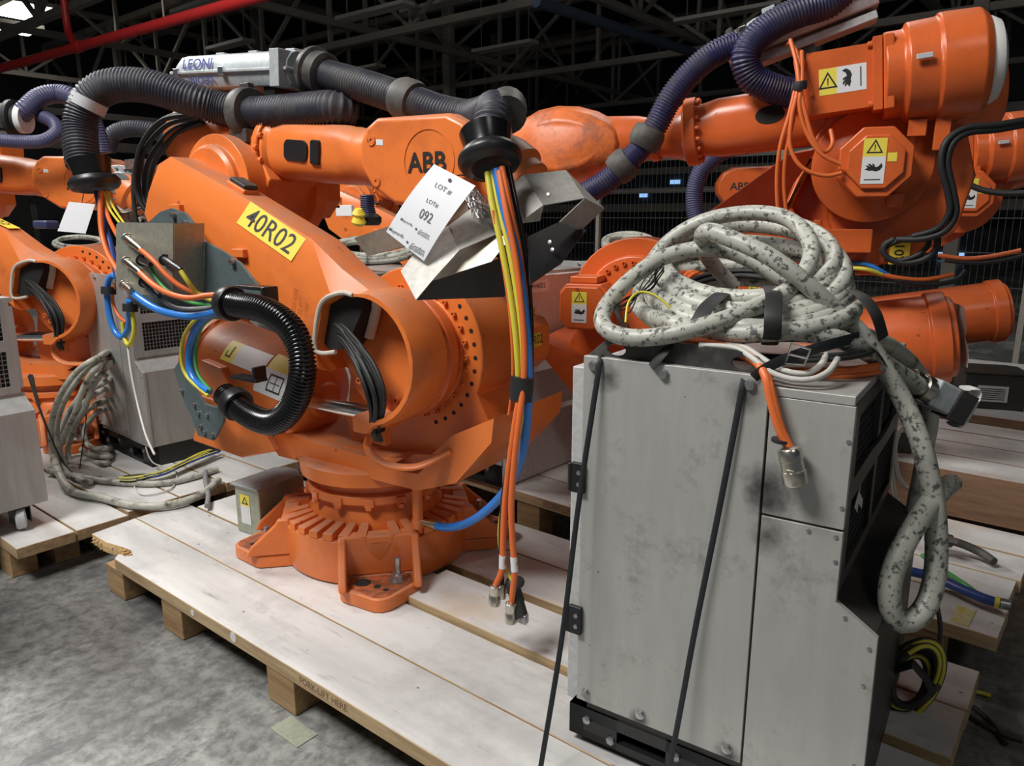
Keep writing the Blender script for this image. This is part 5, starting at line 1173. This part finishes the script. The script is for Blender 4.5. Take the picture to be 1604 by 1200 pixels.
# ================================================================== right-hand robot: hoses and cables
B_ = FR
h = hose('dress_hose', B_, P3(B_, [(1158, 68, .16), (1120, 84, .17), (1085, 112, .18), (1052, 152, .19), (1028, 196, .20), (1005, 230, .21), (978, 258, .22), (950, 284, .22), (918, 303, .20)]), .050, 'hose_blue', 'blue corrugated hose curving in front of the right robot forearm', pitch=.012, depth=.005)
for (x, y, x2, y2) in ((1018, 206, 1008, 226), (984, 252, 966, 268)):
    a, b = B_.at(x, y, y=.21), B_.at(x2, y2, y=.21); collar(h, (a + b)/2, b - a, [(.045, -.045), (.06, -.04), (.068, -.02), (.068, .02), (.06, .04), (.045, .045)], 'grey_collar', 'hose_coupling')
h = hose('dress_hose', B_, P3(B_, [(1345, -30, .10), (1300, 4, .12), (1255, 18, .15), (1212, 38, .17), (1180, 64, .19), (1167, 92, .20), (1180, 124, .18), (1220, 142, .14), (1262, 150, .10)]), .056, 'hose_blue', 'blue corrugated hose bent in a hairpin above the right robot forearm', pitch=.012, depth=.005)
T = thing('conduit_box', 'light grey conduit box above the right robot, cut by the top edge', 'conduit box', B_)
a, b = B_.at(1156, 74, y=.05), B_.at(1370, -12, y=.05); d = (b - a); L = d.length; d.normalize(); up = Vector((-d.z, 0, d.x)); up = -up if up.z < 0 else up; sd = up.cross(d)
Mb = Matrix.Translation(a) @ Matrix(((d.x, sd.x, up.x, 0), (d.y, sd.y, up.y, 0), (d.z, sd.z, up.z, 0), (0, 0, 0, 1)))
q = MB(); q.loft([boxsec(.05, .9), boxsec(.08, 1), boxsec(L, 1)], M=Mb); q.box((.14, 0, .08), (.05, .06, .03), M=Mb); q.box((L/2, 0, 0), (L*.9, .20, .012), M=Mb); q.box((L/2, .0, -.085), (L*.95, .10, .03), M=Mb); q.build('shell', ['light_grey_alu'], T, bevel=.004)
q = MB(); q.lathe([(.05, -.03), (.075, -.03), (.08, -.02), (.08, -.005), (.066, .0), (.066, .06), (.05, .06)], a, d, 32); q.build('end_collar', ['black_dusty'], T)
q = MB(); q.lathe([(.062, -.045), (.066, -.04), (.066, -.03), (.06, -.03)], a, d, 32); q.lathe([(.066, .02), (.071, .02), (.071, .045), (.066, .045)], a, d, 32); q.build('clamp_band', ['chrome'], T)
q = MB(); q.box((.24, 0, -.16), (.05, .08, .14), M=Mb); q.build('support_post', ['dark_box'], T)
for lab, r, pp in (('orange cable on the right robot, looping to the upper motor plug', .0075, [(1238, 62, .30), (1248, 100, .34), (1252, 132, .36), (1262, 180, .37), (1275, 220, .37), (1292, 238, .36), (1304, 225, .34), (1301, 203, .32)]),
                   ('orange cable on the right robot, running down to the left of the eight-sided motor', .0075, [(1256, 80, .30), (1256, 130, .36), (1252, 165, .37), (1262, 205, .37), (1285, 240, .37), (1318, 258, .36)]),
                   ('orange cable on the right robot, lowest loop to the eight-sided motor', .0075, [(1246, 95, .31), (1250, 135, .36), (1240, 185, .37), (1238, 230, .37), (1256, 262, .37), (1290, 275, .36), (1318, 271, .35)]),
                   ('orange cable hanging straight down behind the coil, left one', .0075, [(1248, 130, .35), (1236, 180, .36), (1222, 230, .36), (1217, 280, .34), (1219, 330, .32), (1225, 350, .31)]),
                   ('orange cable hanging straight down behind the coil, right one', .007, [(1252, 130, .34), (1242, 190, .35), (1231, 240, .35), (1228, 290, .33), (1233, 345, .31)]),
                   ('orange cable arching over the right forearm', .0065, [(1272, 150, .30), (1258, 110, .30), (1250, 85, .26), (1238, 68, .20), (1232, 72, .14)])):
    cable('motor_cable', B_, P3(B_, pp), r, 'orange_cable', lab)
band('black tie round the orange cables on the right robot', P3(B_, [(1243, 134, .36), (1252, 134, .385), (1264, 132, .37)]), .03, fr=B_, flat=(0, 0, 1))
for lab, r, pp in (('second thick black cable beside the first at the rear of the right robot', .011, [(1640, 182, .25), (1600, 189, .29), (1558, 196, .32), (1512, 201, .35), (1482, 222, .37), (1474, 258, .37), (1484, 300, .36), (1487, 332, .35), (1468, 358, .33), (1430, 370, .30)]),
                   ('thick black cable curving down the rear of the right robot', .012, [(1640, 188, .24), (1600, 196, .28), (1560, 203, .31), (1520, 207, .34), (1494, 222, .36), (1484, 255, .36), (1493, 300, .35), (1497, 335, .34), (1480, 362, .33), (1445, 374, .31), (1405, 375, .28)]),
                   ('black cable loop hanging over the yellow number on the lower arm', .012, [(1400, 375, .26), (1385, 385, .26), (1388, 402, .26), (1415, 412, .26), (1450, 405, .27), (1468, 385, .28), (1465, 362, .29)]),
                   ('black cable loop inside the larger one on the lower arm', .010, [(1380, 392, .25), (1400, 380, .26), (1430, 372, .27), (1455, 378, .27), (1440, 398, .27), (1410, 408, .26), (1385, 405, .25)])):
    cable('loop_cable', B_, P3(B_, pp), r, 'black_rubber', lab, seg=10)
q = MB(); o_ = B_.at(1408, 405, y=.112); q.box(o_ + Vector((0, 0, .02)), (.07, .002, .085), 0); q.text('R01', o_ + Vector((0, .003, .02)), (0, 0, 1), (1, 0, 0), .048, 1, bold=.006); q.build('number_label', ['yellow_label', 'ink'], RR['root'], label='yellow label, partly hidden, ending in 01')
for lab, m_, r, pp in (('blue hose of the bunch lying over the right balancing cylinder', 'blue_hose', .010, [(1335, 412, .10), (1358, 414, .12), (1378, 424, .12), (1392, 432, .10)]),
                       ('yellow cable of the bunch over the right balancing cylinder', 'yellow_cable', .008, [(1335, 420, .12), (1358, 422, .14), (1382, 430, .12)]),
                       ('orange cable of the bunch over the right balancing cylinder', 'orange_cable', .009, [(1340, 428, .10), (1370, 428, .12), (1410, 436, .10), (1450, 438, .06), (1492, 430, .0)]),
                       ('black cable of the bunch over the right balancing cylinder', 'black_rubber', .010, [(1380, 430, .10), (1415, 442, .10), (1455, 446, .06), (1495, 440, .0), (1512, 425, -.04)])):
    cable('lying_cable', B_, P3(B_, pp), r, m_, lab)
# crumpled paper on the cylinder's end
e = RR['bal']; q = MB(); rn = random.Random(2); c0 = Vector((-.965, -.10, .735)); dd = Vector((-.986, 0, .164)); n_ = 7
uu = Vector((0, 1, 0)); vv = dd.cross(uu).normalized(); vv = vv if vv.z > 0 else -vv
g = [[c0 + dd*(.012 + rn.uniform(0, .01)) + uu*(-.13 + .26*i/(n_-1)) + vv*(-.11 + .24*j/(n_-1)) for j in range(n_)] for i in range(n_)]
q.v = [p for r_ in g for p in r_]; q.f = [(i*n_ + j, (i+1)*n_ + j, (i+1)*n_ + j + 1, i*n_ + j + 1) for i in range(n_-1) for j in range(n_-1)]; q.m = [0]*len(q.f)
q.text('SENSOR', c0 + dd*.0235 - vv*.0, -uu, vv, .06, 1, bold=.01); q.text('GW', c0 + dd*.0235 - vv*.08, -uu, vv, .06, 1, bold=.01)
o = q.build('paper_sheet', ['white_panel', 'ink']); o.matrix_world = B_.M; tag(o, 'crumpled paper sheet with black words on the round cylinder end', 'paper')
# vertical blue hose behind the forearm of the right robot
S_ = FS
hose('dress_hose', None or Frame(0, 0, 0, 0), [at_y(a, b, 4.4) for a, b in ((1180, 225), (1135, 235), (1102, 262), (1088, 300), (1092, 345), (1110, 380))], .055, 'hose_violet', 'pale violet corrugated hose hanging behind the right robot forearm', pitch=.014)
for k, (m_, pp) in enumerate((('orange_cable', [(1470, 400), (1510, 405), (1550, 402), (1600, 392)]), ('black_rubber', [(1480, 408), (1530, 412), (1570, 408), (1604, 400)]))):
    cable('lying_cable', None, [at_y(a, b, 4.35) for a, b in pp], .011, m_, ('orange cable above the farther balancing cylinder at the right edge', 'black cable above the farther balancing cylinder at the right edge')[k])
cable('loop_cable', None, [at_y(a, b, 4.2) for a, b in ((1510, 285), (1540, 298), (1580, 303), (1640, 300))], .014, 'black_rubber', 'black cable running out at the right edge below the hand sign')

# ================================================================== left side
F0 = Frame(0, 0, 0, 0)
def wd(lst, D=4.6):
    """points at a given distance in front of the photographer"""
    out = []
    for a, b, *c in lst:
        r = ray(a, b); f = Vector((-math.sin(YAW), math.cos(YAW), 0)); dd = c[0] if c else D
        out.append(ORG + r*(dd/r.dot(f)))
    return out
T = thing('conduit_box', 'dusty grey conduit box cut by the left edge, with a white hose collar', 'conduit box')
a, b = wd([(-90, 182, 4.1)])[0], wd([(22, 186, 4.1)])[0]; d = (b - a).normalized(); L = (b - a).length; up = Vector((0, 0, 1)); up = (up - d*up.dot(d)).normalized(); sd = up.cross(d)
Mb = Matrix.Translation(a) @ Matrix(((d.x, sd.x, up.x, 0), (d.y, sd.y, up.y, 0), (d.z, sd.z, up.z, 0), (0, 0, 0, 1)))
q = MB(); q.loft([boxsec(0, 1), boxsec(L - .02, 1), boxsec(L, .9)], M=Mb); q.box((L/2, 0, -.07), (L, .1, .04), M=Mb); q.build('shell', ['grey_collar'], T, bevel=.004)
q = MB(); q.lathe([(.05, 0), (.095, 0), (.095, .02), (.07, .025), (.07, .05), (.05, .05)], b - d*.01, d, 28); q.build('end_collar', ['black_rubber'], T)
q = MB(); q.lathe([(.05, .0), (.072, .0), (.072, .03), (.05, .03)], b + d*.035, d, 28); q.build('white_collar', ['white_sign'], T)
hose('dress_hose', F0, wd([(26, 186, 4.1), (42, 170, 4.1), (62, 153, 4.15), (88, 147, 4.2), (112, 152, 4.2), (134, 172, 4.2), (150, 205, 4.2), (160, 240, 4.2)]), .05, 'hose_violet', 'violet-blue hose arching from the white collar at the left edge', pitch=.014, depth=.003)
hose('dress_hose', F0, wd([(-20, 218, 4.0), (30, 222, 4.0), (66, 221, 4.0), (88, 208, 4.05), (84, 192, 4.1), (66, 182, 4.15)]), .034, 'hose_violet', 'thin violet-blue hose looping below the arching one', pitch=.012, depth=.002)
hose('dress_hose', F0, wd([(168, 236, 5.2), (176, 212, 5.2), (200, 202, 5.2), (235, 204, 5.2), (262, 214, 5.2)]), .055, 'hose_navy', 'corrugated hose crossing behind the black cables on the left', pitch=.016)
q = MB(); c_ = wd([(190, 288, 4.2)])[0]; q.lathe([(0, 0), (.10, 0), (.10, .02), (.06, .025), (.06, .05), (0, .05)], c_, (.75, -.65, .0), 32)
for k in range(12):
    u = Vector((.75, -.65, 0)).normalized().orthogonal().normalized(); w = Vector((.75, -.65, 0)).normalized().cross(u); a = R(30*k)
    q.lathe([(.008, 0), (.008, .016), (0, .016)], c_ + (u*math.cos(a) + w*math.sin(a))*.082 + Vector((.75, -.65, 0)).normalized()*.018, (.75, -.65, 0), 8)
q.box(c_ + Vector((.12, .06, .10)), (.16, .10, .05)); q.box(c_ + Vector((.14, .10, -.12)), (.10, .08, .12))
o = q.build('tool_changer', ['zinc'], bevel=.003); tag(o, 'bare metal tool changer plate with bolts beside the left hose end', 'tool')
q = MB(); c_ = wd([(250, 290, 4.3)])[0]; q.lathe([(0, 0), (.09, 0), (.10, .02), (.10, .05), (.07, .06), (0, .06)], c_, (.8, -.6, 0), 28); o = q.build('tool_flange', ['orange_paint'], bevel=.003); tag(o, 'small orange flange seen between the black cables', 'flange')
rn = random.Random(8)
for k in range(8):
    a, b = rn.uniform(-14, 14), rn.uniform(-8, 8)
    cable('tangled_cable', None, wd([(185 + a, 318 + b, 4.2), (205 + b*2, 330 + a*.6, 4.2), (222 + a, 318 - b, 4.2), (236 + b, 338 + a*.5, 4.25), (215 + a, 352 + b, 4.2)]), rn.choice((.006, .008, .004)), rn.choice(('black_rubber', 'black_rubber', 'grey_cable', 'pale_cable')), 'cable in the tangle between left hose end and nearest lower arm', group='tangled cables left of the nearest lower arm', seg=6)
q = MB()
for k in range(7):
    p = wd([(190 + 8*k, 325 + (k*37 % 23), 4.35)])[0]; q.box(p, (.05, .04, .06 + .02*(k % 3)))
o = q.build('valve_block', ['zinc'], bevel=.004, kind='stuff'); tag(o, 'cluster of metal fittings behind the tangled cables', 'fittings')
# tag on the left robot
tp = wd([(108, 316, 3.6), (149, 320, 3.6), (134, 366, 3.6), (90, 362, 3.6)]); q = MB(); nn = (tp[1] - tp[0]).cross(tp[2] - tp[0]).normalized()*.0006
q.loft([[p + nn for p in tp], [p - nn for p in tp]]); o = q.build('auction_tag', ['paper']); tag(o, 'small white auction tag hanging at the left robot', 'tag')
cable('tag_string', None, [(tp[0] + tp[1])/2, wd([(132, 300, 3.6)])[0], wd([(142, 285, 3.5)])[0]], .002, 'black_rubber', 'thin string of the small tag on the left', cat='string')
q = MB(); p = wd([(72, 352, 3.3)])[0]; q.box(p, (.14, .06, .035)); o = q.build('rubber_block', ['blue_plastic'], bevel=.01, seg=3); tag(o, 'dark blue plastic block above the left robot shoulder', 'block')
# label on the top face of the left robot's lower arm
p0, p1 = Vector((-.16, -.33, 1.324)), Vector((.10, -.33, 1.213)); x = (p1 - p0).normalized(); q = MB(); nrm = Vector((-x.z, 0, x.x)); o_ = (p0 + p1)/2 + nrm*.006 + Vector((0, .045, 0))
q.add([o_ - x*.14 - Vector((0, .04, 0)), o_ + x*.14 - Vector((0, .04, 0)), o_ + x*.14 + Vector((0, .04, 0)), o_ - x*.14 + Vector((0, .04, 0))], [(0, 1, 2, 3)], 0); q.text('20R02', o_ + nrm*.001, x, (0, 1, 0), .075, 1, bold=.004)
q.build('number_label', ['yellow_label', 'ink'], RL['la'], label='yellow label reading 20R02 on the top face')
# cables beside the left cabinet
cr = .0165
def wl(lst): return [at_y(a, b, c) for a, b, c in lst]
G = 'cream cables piled left of the left cabinet'
arcs = [([(150, 562, 1.54), (118, 585, 1.47), (92, 625, 1.42), (80, 668, 1.40), (84, 710, 1.40), (104, 738, 1.40), (130, 752, 1.41)], 'outermost'),
        ([(155, 572, 1.55), (132, 605, 1.50), (118, 645, 1.47), (102, 680, 1.45), (92, 712, 1.42), (110, 740, 1.41), (142, 756, 1.40)], 'second outermost'),
        ([(152, 590, 1.59), (132, 612, 1.57), (112, 640, 1.54), (98, 668, 1.52), (95, 700, 1.52), (112, 722, 1.52), (140, 735, 1.52)], 'third from outside'),
        ([(158, 612, 1.64), (138, 625, 1.62), (116, 650, 1.59), (106, 680, 1.58), (112, 708, 1.57), (140, 722, 1.57), (168, 726, 1.58)], 'fourth from outside'),
        ([(160, 630, 1.66), (140, 640, 1.64), (122, 660, 1.63), (118, 685, 1.62), (128, 705, 1.59), (150, 715, 1.59), (172, 715, 1.62)], 'fifth from outside'),
        ([(160, 642, 1.69), (146, 652, 1.66), (134, 670, 1.64), (134, 690, 1.63), (146, 702, 1.62), (170, 704, 1.64)], 'innermost')]
rn = random.Random(21)
arcs += [([(x + 9 + 5*i, y + rn.uniform(-8, 8), c + .05 + .03*i) for x, y, c in arcs[i][0]], w2) for i, w2 in ((0, 'right behind the outermost'), (1, 'crossing the second'), (2, 'half hidden behind the third'), (3, 'lowest of the inner ones'))]
for pp, w_ in arcs:
    pp = [(178, pp[0][1] - 8, 1.95)] + pp + [(178, pp[-1][1] - 4, 1.9), (200, pp[-1][1] - 14, 2.1)]
    cable('thick_cable', None, wl(pp), cr*.9, 'scuffed_cable_far', 'cream cable bent beside the left steel cabinet, ' + w_ + ' of its pile', group=G, seg=10)
o = cable('thick_cable', None, [at_y(110, 640, 1.62), at_y(84, 690, 1.55), at_z(88, 730, .25), at_z(112, 768, .192), at_z(160, 780, .19), at_z(215, 793, .19), at_z(270, 790, .19), at_z(315, 775, .19), at_z(342, 752, .19)], .018, 'scuffed_cable_far', 'cream cable sweeping low across the left pallet, front one', seg=10)
o = cable('thick_cable', None, [at_z(75, 738, .19), at_z(115, 745, .19), at_z(160, 753, .19), at_z(205, 757, .19), at_z(255, 757, .19), at_z(300, 748, .19), at_z(340, 735, .19)], .015, 'scuffed_cable_far', 'cream cable sweeping low across the left pallet, rear one', seg=10)
cable('thin_cable', None, [at_z(322, 738, .20), at_z(322, 755, .20), at_z(326, 775, .19), at_z(324, 793, .19)], .011, 'grey_cable', 'short grey cable end near the terminal box', seg=8)
rn = random.Random(12)
for k in range(11):
    m_ = ('yellow_cable', 'black_rubber', 'yellow_cable', 'black_rubber', 'dark_blue_hose', 'grey_cable')[k % 6]; a, b = rn.uniform(-6, 6), rn.uniform(-5, 5)
    cable('thin_wire', None, [at_z(192 + a, 750 + b, .20), at_z(222 + a, 748 + b*1.2, .205), at_z(255 + b, 742 + a*.6, .21), at_z(285 + a, 728 + b, .215), at_z(312 + b*2, 716 + a*.8, .22), at_z(340 + a*2, 706 + b, .21)], .0055, m_, {'y': 'thin yellow wire', 'b': 'thin black wire', 'd': 'thin dark blue wire', 'g': 'thin grey wire'}[m_[0]] + ' in the bunch spread before the left cabinet', 'wire', group='thin wires before the left cabinet', seg=6)
cable('thin_wire', None, [at_z(228, 700, .30), at_z(240, 725, .22), at_z(275, 738, .18), at_z(268, 765, .18), at_z(225, 775, .18), at_z(210, 760, .18), at_z(222, 752, .19)], .004, 'pale_cable', 'thin white wire curled on the left pallet', 'wire', seg=6)
cable('tie_down_strap', None, [at_z(48, 590, .95), at_z(62, 640, .62), at_z(78, 680, .42), at_z(96, 720, .26), at_z(116, 743, .19)], lambda t, i: .009*(1 - .6*t), 'strap', 'twisted black strap slanting down beside the cut-off cabinet', 'strap', seg=6)
cable('tie_down_strap', None, wl([(141, 600, 1.72), (132, 680, 1.60), (124, 740, 1.45), (121, 764, 1.36)]), .0035, 'strap', 'thin black strap running down to the gap between the left pallets', 'strap', seg=6)

# cable lengths and bits behind the nearest robot
F1 = Frame(0, 0, 0, 0)
def ell(name, lab, cx, cy, a, b, y0, dy, n, r, m_, group=None, seg=8):
    pts = []
    for i in range(n):
        for k in range(12):
            an = 2*math.pi*k/12; t = i + k/12; rr = 1 + .09*math.sin(2.3*t)
            pts.append(at_y(cx + a*rr*math.cos(an), cy - b*rr*math.sin(an) - t*1.5, y0 + dy*math.sin(an)))
    return cable(name, None, pts, r, m_, lab, group=group, seg=seg, step=.03)
ell('coiled_cable', 'cream cable coil lying behind the nearest arm, left of the hanging tag', 585, 394, 60, 15, 3.1, .22, 5, .018, 'scuffed_cable_far')
ell('coiled_cable', 'cream cable coil in the distance between metal guard and right robot', 985, 384, 36, 12, 4.6, .22, 4, .020, 'scuffed_cable_far')
ell('coiled_cable', 'black cable coil hanging under the nearest upper arm', 470, 325, 34, 24, 2.35, .12, 5, .011, 'black_rubber')
ell('coiled_cable', 'grey-green cable bunch under the small tag on the left', 125, 382, 38, 9, 2.2, .2, 3, .014, 'scuffed_cable_far')
q = MB(); p = at_y(562, 352, 3.0); q.lathe([(0, 0), (.035, .0), (.045, .02), (.03, .05), (.042, .07), (.02, .10), (0, .105)], p, (.3, -.2, 1), 9); o = q.build('yellow_cover', ['yellow_label']); tag(o, 'crumpled yellow cover between nearest arm and the tag', 'cover')
for k, (a, b) in enumerate(((540, 330), (522, 318))):
    q = MB(); q.box(at_y(a, b, 3.2), (.16, .02, .07), M=None); o = q.build('bright_panel', ['white_sign' if k == 0 else 'orange_paint'], bevel=.003); tag(o, ('white panel', 'orange panel')[k] + ' glimpsed under the nearest forearm', 'panel')
hose('dress_hose', F0, [at_y(a, b, 3.1) for a, b in ((575, 305), (576, 325), (580, 345))], .045, 'hose_blue', 'short piece of blue hose under the nearest wrist')
q = MB(); p = at_y(581, 348, 3.1); q.lathe([(0, -.02), (.05, -.02), (.065, .0), (.065, .03), (.04, .05), (0, .05)], p, (0, 0, 1), 20); o = q.build('hose_fitting', ['black_plastic']); tag(o, 'black hose fitting under the nearest wrist', 'hose fitting')
# ================================================================== hall: roof frame, lamps, pipes, fence
def member(T, name, a, b, w=.1, h=.1, m_='truss_steel'):
    a, b = Vector(a), Vector(b); q = MB(); d = (b - a).normalized(); u = Vector((0, 0, 1)) if abs(d.z) < .9 else Vector((0, 1, 0)); s = d.cross(u).normalized(); u = s.cross(d)
    q.loft([[a + s*w/2*x + u*h/2*y for x, y in ((-1, -1), (1, -1), (1, 1), (-1, 1))], [b + s*w/2*x + u*h/2*y for x, y in ((-1, -1), (1, -1), (1, 1), (-1, 1))]])
    return q.build(name, [m_], T)
def truss(y, z0, z1, x0, x1, step, k):
    T = bpy.data.objects.new('roof_truss', None); COL.objects.link(T); T['kind'] = 'structure'
    member(T, 'bottom_chord', (x0, y, z0), (x1, y, z0), .14, .14); member(T, 'top_chord', (x0, y, z1), (x1, y, z1), .16, .16)
    x = x0; i = 0
    while x < x1 - .1:
        member(T, 'post', (x, y, z0), (x, y, z1), .09, .09)
        a, b = ((x, y, z0), (x + step, y, z1)) if i % 2 else ((x, y, z1), (x + step, y, z0))
        member(T, 'brace', a, b, .08, .08); x += step; i += 1
    return T
for k, (y, z0, z1) in enumerate(((6.5, 5.2, 7.2), (11.5, 5.2, 7.2), (17, 5.2, 7.4), (23, 5.2, 7.4))): truss(y, z0, z1, -30, 4, 2.6 if k < 2 else 3.2, k)
def truss_y(x, z0, z1, y0, y1, step):
    T = bpy.data.objects.new('roof_truss', None); COL.objects.link(T); T['kind'] = 'structure'
    member(T, 'bottom_chord', (x, y0, z0), (x, y1, z0), .14, .14); member(T, 'top_chord', (x, y0, z1), (x, y1, z1), .16, .16)
    y = y0; i = 0
    while y < y1 - .1:
        member(T, 'post', (x, y, z0), (x, y, z1), .08, .08); a, b = ((x, y, z0), (x, y + step, z1)) if i % 2 else ((x, y, z1), (x, y + step, z0))
        member(T, 'brace', a, b, .07, .07); y += step; i += 1
for x in (-26, -20, -14, -8.5, -3.5, 1.5): truss_y(x, 5.6, 7.6, 1, 29.5, 2.8)
for y in (4, 8.5, 10, 13.5, 15, 19, 21, 25, 27):
    q = MB(); q.box((-13, y, 8.1), (34, .14, .22)); struct(q, 'roof_purlin', ['truss_steel'])
for k, (x, y) in enumerate(((-24, 16), (-15, 16), (-7, 22), (-20, 24), (-2.5, 17))):
    q = MB(); q.box((x, y, 4.2), (.25, .25, 8.4)); struct(q, 'column', ['truss_steel'])
# lamps that burn
for k, (x, y, z, lab) in enumerate(((40, 24, 6.5, 'lit ceiling lamp at the upper left, lower right one of the pair'), (56, 15, 6.5, 'lit ceiling lamp at the upper left, farther one of the pair'), (12, 44, 6.0, 'lit ceiling lamp cut by the left edge'))):
    p = at_z(x, y, z); T = thing('ceiling_lamp', lab, 'lamp', Matrix.Translation(p)); q = MB(); q.box((0, 0, .05), (1.0, 1.3, .10)); q.build('lamp_housing', ['fixture_white'], T)
    q = MB(); q.box((0, 0, -.01), (.9, 1.2, .02)); q.build('lit_panel', ['lamp_panel'], T); q = MB(); q.cyl((0, .5, .1), (0, .5, 1.2), .02, 6); q.build('hanger', ['truss_steel'], T)
for k, (x, y, ln, lab) in enumerate(((360, 70, 1.6, 'unlit strip lamp above the grey conduit box'), (585, 18, 2.0, 'unlit strip lamp near the top centre, left one'), (790, 73, 1.8, 'unlit strip lamp in the middle of the roof'), (1140, 20, 2.2, 'unlit strip lamp beside the right conduit box'), (315, 8, 1.8, 'unlit strip lamp at the top edge, left of centre'), (680, 8, 1.8, 'unlit strip lamp at the top edge, centre'), (570, 107, 1.4, 'small unlit strip lamp above the dusty hose'), (215, 132, 1.4, 'unlit strip lamp above the left hose arch'))):
    p = at_z(x, y, 5.4 if k != 5 else 5.8); T = thing('strip_lamp', lab, 'lamp', Matrix.Translation(p)); q = MB(); q.box((0, 0, 0), (ln, .32, .07)); q.build('reflector', ['fixture_white'], T)
    for s in (-1, 1): q = MB(); q.cyl((s*ln*.4, 0, 0), (s*ln*.4, 0, 1.8), .012, 6); q.build('hanger', ['truss_steel'], T)
# red sprinkler pipe
pa, pb = at_z(-60, 124, 3.7), at_z(430, -12, 3.7)
T = thing('sprinkler_pipe', 'red sprinkler pipe crossing the upper left under the roof', 'pipe')
q = MB(); q.cyl(pa, pb, .062, 16); q.build('main_pipe', ['red_pipe'], T)
j = pa.lerp(pb, .49); q = MB(); q.tube(catmull([j, j + Vector((-.08, .0, .05)), j + Vector((-.22, .02, .16)), j + Vector((-.30, .02, .34)), j + Vector((-.30, .02, 1.2))], .05), .05, 12); q.build('branch_pipe', ['red_pipe'], T)
q = MB(); q.cyl(j - (pb - pa).normalized()*.1, j + (pb - pa).normalized()*.1, .075, 16); q.build('coupling', ['red_pipe'], T)
for t in (.15, .75):
    p = pa.lerp(pb, t); q = MB(); q.cyl(p, p + Vector((0, 0, 2.5)), .012, 6); q.build('hanger_rod', ['truss_steel'], T)
pa, pb = at_z(840, 2, 4.4), at_z(1085, 82, 4.4); q = MB(); q.cyl(pa, pb, .08, 14); o = q.build('roof_pipe', ['dull_blue']); tag(o, 'dull blue pipe under the roof right of centre', 'pipe')
# far lights: daylight openings and lit screens
def pane(x, y, w, h, Y=29.8, name='window_1', m_='window_glow'):
    a, b = at_y(x, y, Y), at_y(x + w, y + h, Y); q = MB(); q.box(((a.x + b.x)/2, Y, (a.z + b.z)/2), (abs(b.x - a.x), .05, abs(a.z - b.z))); struct(q, name, [m_])
for k, (x, y, w, h) in enumerate(((1002, 296, 12, 13), (1050, 282, 15, 6), (1127, 290, 20, 20), (1440, 408, 55, 8), (1470, 395, 40, 6))): pane(x, y, w, h, name='window_%d' % (k + 1))
mat('daylight', (.8, .85, .9), .5, emit=1.2, ecol=(.82, .88, 1))
for k, (x, y, w, h) in enumerate(((508, 8, 4, 22), (537, 22, 4, 24), (626, 38, 5, 30), (627, 75, 5, 26), (629, 108, 4, 20), (562, 30, 9, 5), (556, 50, 7, 4), (225, 89, 5, 3), (270, 95, 4, 3))): pane(x, y, w, h, name='window_%d' % (k + 6), m_='daylight')
# wire fence
T = thing('safety_fence', 'tall wire mesh safety fence behind the robots', 'fence')
YF = 8.6
for x in (-15, -12.6, -10.2, -7.8, -5.4, -3.0, -.6, 1.8):
    q = MB(); q.box((x, YF, 1.1), (.05, .05, 2.2)); q.build('fence_post', ['truss_steel'], T)
q = MB()
for k in range(280):
    x = -15 + .06*k; q.add([(x - .0018, YF, .12), (x + .0018, YF, .12), (x + .0018, YF, 2.15), (x - .0018, YF, 2.15), (x, YF + .003, .12), (x, YF + .003, 2.15)], [(0, 1, 2, 3), (1, 4, 5, 2), (4, 0, 3, 5)])
q.build('vertical_wires', ['fence_wire'], T, kind='stuff')
q = MB()
for z in (.12, .45, .78, 1.11, 1.44, 1.77, 2.15): q.box((-6.6, YF - .004, z), (16.8, .007, .009))
q.build('horizontal_wires', ['fence_wire'], T, kind='stuff')

for k, (y0_, z, r) in enumerate(((14, 2.6, .06), (18, 3.2, .12), (20, 2.2, .10), (22, 4.0, .15), (24, 3.0, .15), (26, 1.8, .2))):
    q = MB(); q.box((-14, y0_, z), (32, r, r*1.5)); struct(q, 'cable_tray', ['truss_steel'])
for k, (x0_, z, r) in enumerate(((-16, 3.4, .08), (-19, 2.5, .10), (-22, 3.3, .12), (-25, 2.2, .14), (-28, 3.9, .14))):
    q = MB(); q.box((x0_, 12, z), (r, 30, r*1.5)); struct(q, 'cable_tray', ['truss_steel'])
rn = random.Random(31)
for k in range(16):
    x, y = -29 + k*.72, rn.uniform(4, 13); h = rn.uniform(1.2, 2.6); q = MB(); q.box((x, y, h/2), (rn.uniform(.3, .65), rn.uniform(.5, 1.2), h)); q.box((x + .2, y, h + .15), (.3, .3, .3)); o = q.build('machine_block', [('dark_box', 'steel_dark', 'wall_dark')[k % 3]], bevel=.02); tag(o, 'dark machine silhouette far behind the left robots', 'machine', 'dark machines in the far hall')
